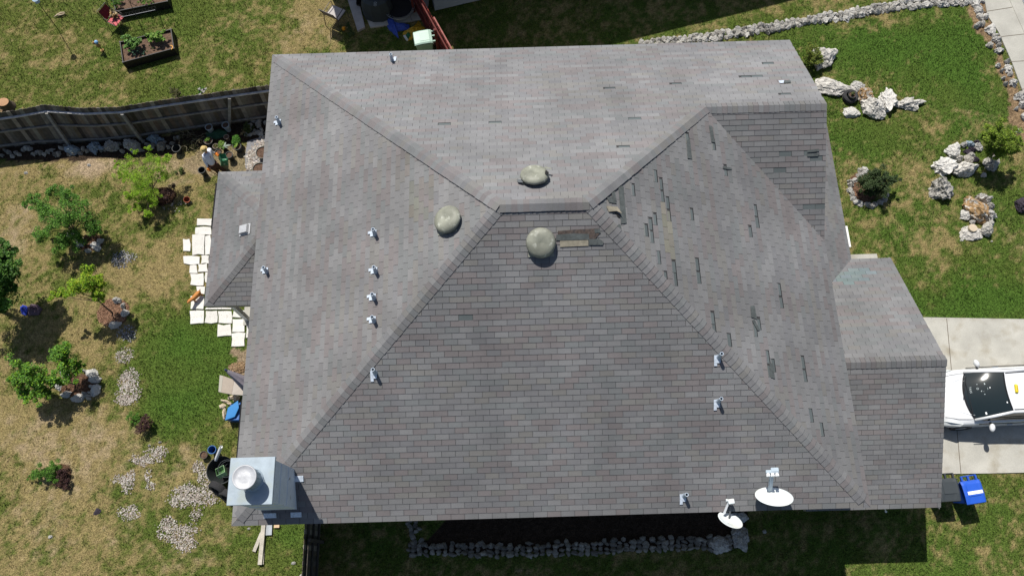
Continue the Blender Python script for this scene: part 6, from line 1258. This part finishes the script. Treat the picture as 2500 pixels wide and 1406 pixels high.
hd = blob(head, .088, .078, .115, 'skin', 'head', ga, fc_); fd = Vector((math.cos(fc_), math.sin(fc_), 0)); sd = Vector((-fd.y, fd.x, 0))
blob(head+fd*.092+Vector((0, 0, -.01)), .018, .012, .02, 'skin', 'nose', hd, fc_, 8)
for s in (-1, 1): blob(head+fd*.078+sd*.03*s+Vector((0, 0, .015)), .006, .012, .008, 'dark', 'eye', hd, fc_, 8); blob(head+sd*.08*s, .018, .008, .028, 'skin', 'ear', hd, fc_, 8)
blob(head+fd*.082+Vector((0, 0, -.05)), .008, .022, .006, 'pink_sling', 'mouth', hd, fc_, 8)
blob(head-fd*.012+Vector((0, 0, .01)), .092, .085, .112, 'hair', 'hair', ga, fc_)
m = MB(); hc = head+Vector((-.01, .01, .055)); m.lathe([(.128, .0), (.125, .012), (.098, .022), (.095, .06), (.075, .092), (.001, .10)], 24, hc); m.build('hat', M['hat'], ga, smooth=True)
def hand(w0, d, palm_n, mt, side):
    d = Vector(d).normalized(); n = Vector(palm_n).normalized(); s = d.cross(n).normalized(); n = s.cross(d); c = w0+d*.05
    g = MB(); Q = Matrix((d, s, n)).transposed().to_4x4(); Q.translation = c; g.M = Q@Matrix.Diagonal((.055, .048, .024, 1)); g.lathe([(.001, -1)]+[(math.cos(a), math.sin(a)) for a in [R_(-60+20*k) for k in range(7)]]+[(.001, 1)], 12)
    g.M = Matrix.Identity(4); g.tube([w0-d*.05, w0+d*.03], [.04, .034], 10)
    for k, L in enumerate((.072, .082, .077, .060)):
        b = c+d*.042+s*(-.033+.022*k); g.tube([b, b+d*L*.45-n*.008, b+d*L*.75-n*.03, b+d*L*.85-n*.052], [.012, .0115, .010, .008], 7)
    b = c-d*.01+s*(-.045*side); g.tube([b, b+d*.03-s*.025*side-n*.01, b+d*.055-s*.025*side-n*.03], [.015, .013, .010], 7)
    g.build('glove', M[mt], ga, smooth=True)
hand(wl, G(530, 378, .98)-wl, (0, 0, 1), 'glove', 1); hand(wr_, G(512, 416, .86)-wr_, (.3, -.3, .9), 'glove', -1)
for a in (ar, al): blob(a+Vector((.05, -.04, -.03)), .14, .055, .055, 'boot', 'shoe', ga, fc_)
# tool in right hand, sack in left
m = MB(); a = G(513, 418, .84); b = G(531, 428, .25); m.tube([a, b], .012, 6); m.tube([b, b+Vector((.03, -.03, -.2))], [.03, .01], 6); o = m.build('garden_trowel', M['orn_brown'], org=a); tag(o, 'long handled garden tool held in the gardener\'s lower hand', 'tool')
m = MB(); P = [G(*q) for q in ((534,376,.85),(549,374,.85),(557,390,.75),(540,394,.75))]; Bm = [G(*q) for q in ((538,404,.02),(552,406,.02),(556,416,.02),(541,418,.02))]
mid = [P[i].lerp(Bm[i], .5)+Vector((random.Random(i).uniform(-.03, .03), 0, 0)) for i in range(4)]
m.add(Bm+mid+P, [(3, 2, 1, 0)]+[(i, (i+1) % 4, 4+(i+1) % 4, 4+i) for i in range(4)], mi=1); m.add(mid+P, [(i, (i+1) % 4, 4+(i+1) % 4, 4+i) for i in range(4)], mi=0)
m.f = [f for k, f in enumerate(m.f)]
sk = MB(); sk.add(Bm+mid, [(3, 2, 1, 0)]+[(i, (i+1) % 4, 4+(i+1) % 4, 4+i) for i in range(4)]+[(4, 5, 6, 7)]); tk = thing('soil_sack', (Bm[0].x, Bm[0].y, 0), 'green and white plastic soil sack held open by the gardener', 'sack'); sk.build('lower_sack', M['sack_tan'], tk)
su = MB(); cst = sum(P, Vector())/4; su.add(mid+P+[q.lerp(cst, .25)-Vector((0, 0, .15)) for q in P], [(i, (i+1) % 4, 4+(i+1) % 4, 4+i) for i in range(4)]+[(4+i, 4+(i+1) % 4, 8+(i+1) % 4, 8+i) for i in range(4)]+[(8, 9, 10, 11)]); su.build('upper_sack', M['sack'], tk)
# ------------------------------------------------------------------ dog
cmat('dog_fur', (.48, .20, .055), .85, var=.15, vs_=30, fine=.1); cmat('dog_pale', (.62, .45, .30), .85); cmat('dog_collar', (.35, .15, .28), .6)
r0 = G(483, 716, .27); f0 = G(471, 729, .27); dv = (f0-r0); dv.z = 0; dv.normalize(); sv = Vector((-dv.y, dv.x, 0)); dc = (r0+f0)/2; dc.z = 0
dg = thing('dog', dc, 'small tan orange dog standing on the white flagstones', 'dog'); B0 = Vector((dc.x, dc.y, .26))
rump, mid_, chst, nk, hd_ = B0-dv*.16, B0+Vector((0, 0, -.0)), B0+dv*.14, B0+dv*.21+Vector((0, 0, .05)), B0+dv*.27+Vector((0, 0, .10))
J = [mid_, rump, chst, nk, hd_, hd_+dv*.09+Vector((0, 0, -.03))]; Ed = [(0,1),(0,2),(2,3),(3,4),(4,5)]; Rd = [.082, .08, .092, .058, .066, .03]
for s in (-1, 1):
    k = len(J); J += [rump+sv*.045*s+Vector((0, 0, -.03)), rump+sv*.05*s+dv*.04+Vector((0, 0, -.09)), rump+sv*.05*s-dv*.035+Vector((0, 0, -.15)), rump+sv*.05*s-dv*.015+Vector((0, 0, -.245)), rump+sv*.05*s+dv*.02+Vector((0, 0, -.25))]; Ed += [(1, k), (k, k+1), (k+1, k+2), (k+2, k+3), (k+3, k+4)]; Rd += [.04, .03, .017, .015, .016]
    k = len(J); J += [chst+sv*.04*s+Vector((0, 0, -.05)), chst+sv*.045*s-dv*.015+Vector((0, 0, -.12)), chst+sv*.045*s+Vector((0, 0, -.24)), chst+sv*.045*s+dv*.03+Vector((0, 0, -.25))]; Ed += [(2, k), (k, k+1), (k+1, k+2), (k+2, k+3)]; Rd += [.032, .022, .015, .016]
k = len(J); J += [rump-dv*.07+Vector((0, 0, .04)), rump-dv*.11+sv*.02+Vector((0, 0, .12)), rump-dv*.08+sv*.05+Vector((0, 0, .17))]; Ed += [(1, k), (k, k+1), (k+1, k+2)]; Rd += [.018, .014, .009]
skin_obj('body', [Vector(j) for j in J], Ed, Rd, M['dog_fur'], dg)
for s in (-1, 1): m = MB(); e_ = hd_+sv*.035*s+Vector((0, 0, .03)); m.add([e_-dv*.02, e_+dv*.02, e_+sv*.03*s+Vector((0, 0, .05))], [(0, 1, 2)]); q = m.build('ear', M['dog_fur'], dg); z_s = q.modifiers.new('s', 'SOLIDIFY'); z_s.thickness = .008
m = MB(); m.lathe([(.056, -.012), (.056, .012)], 18, (0, 0, 0)); m.v = [Matrix.Translation(nk)@(dv.to_track_quat('Z', 'Y').to_matrix().to_4x4())@v for v in m.v]; q = m.build('collar', M['dog_collar'], dg)
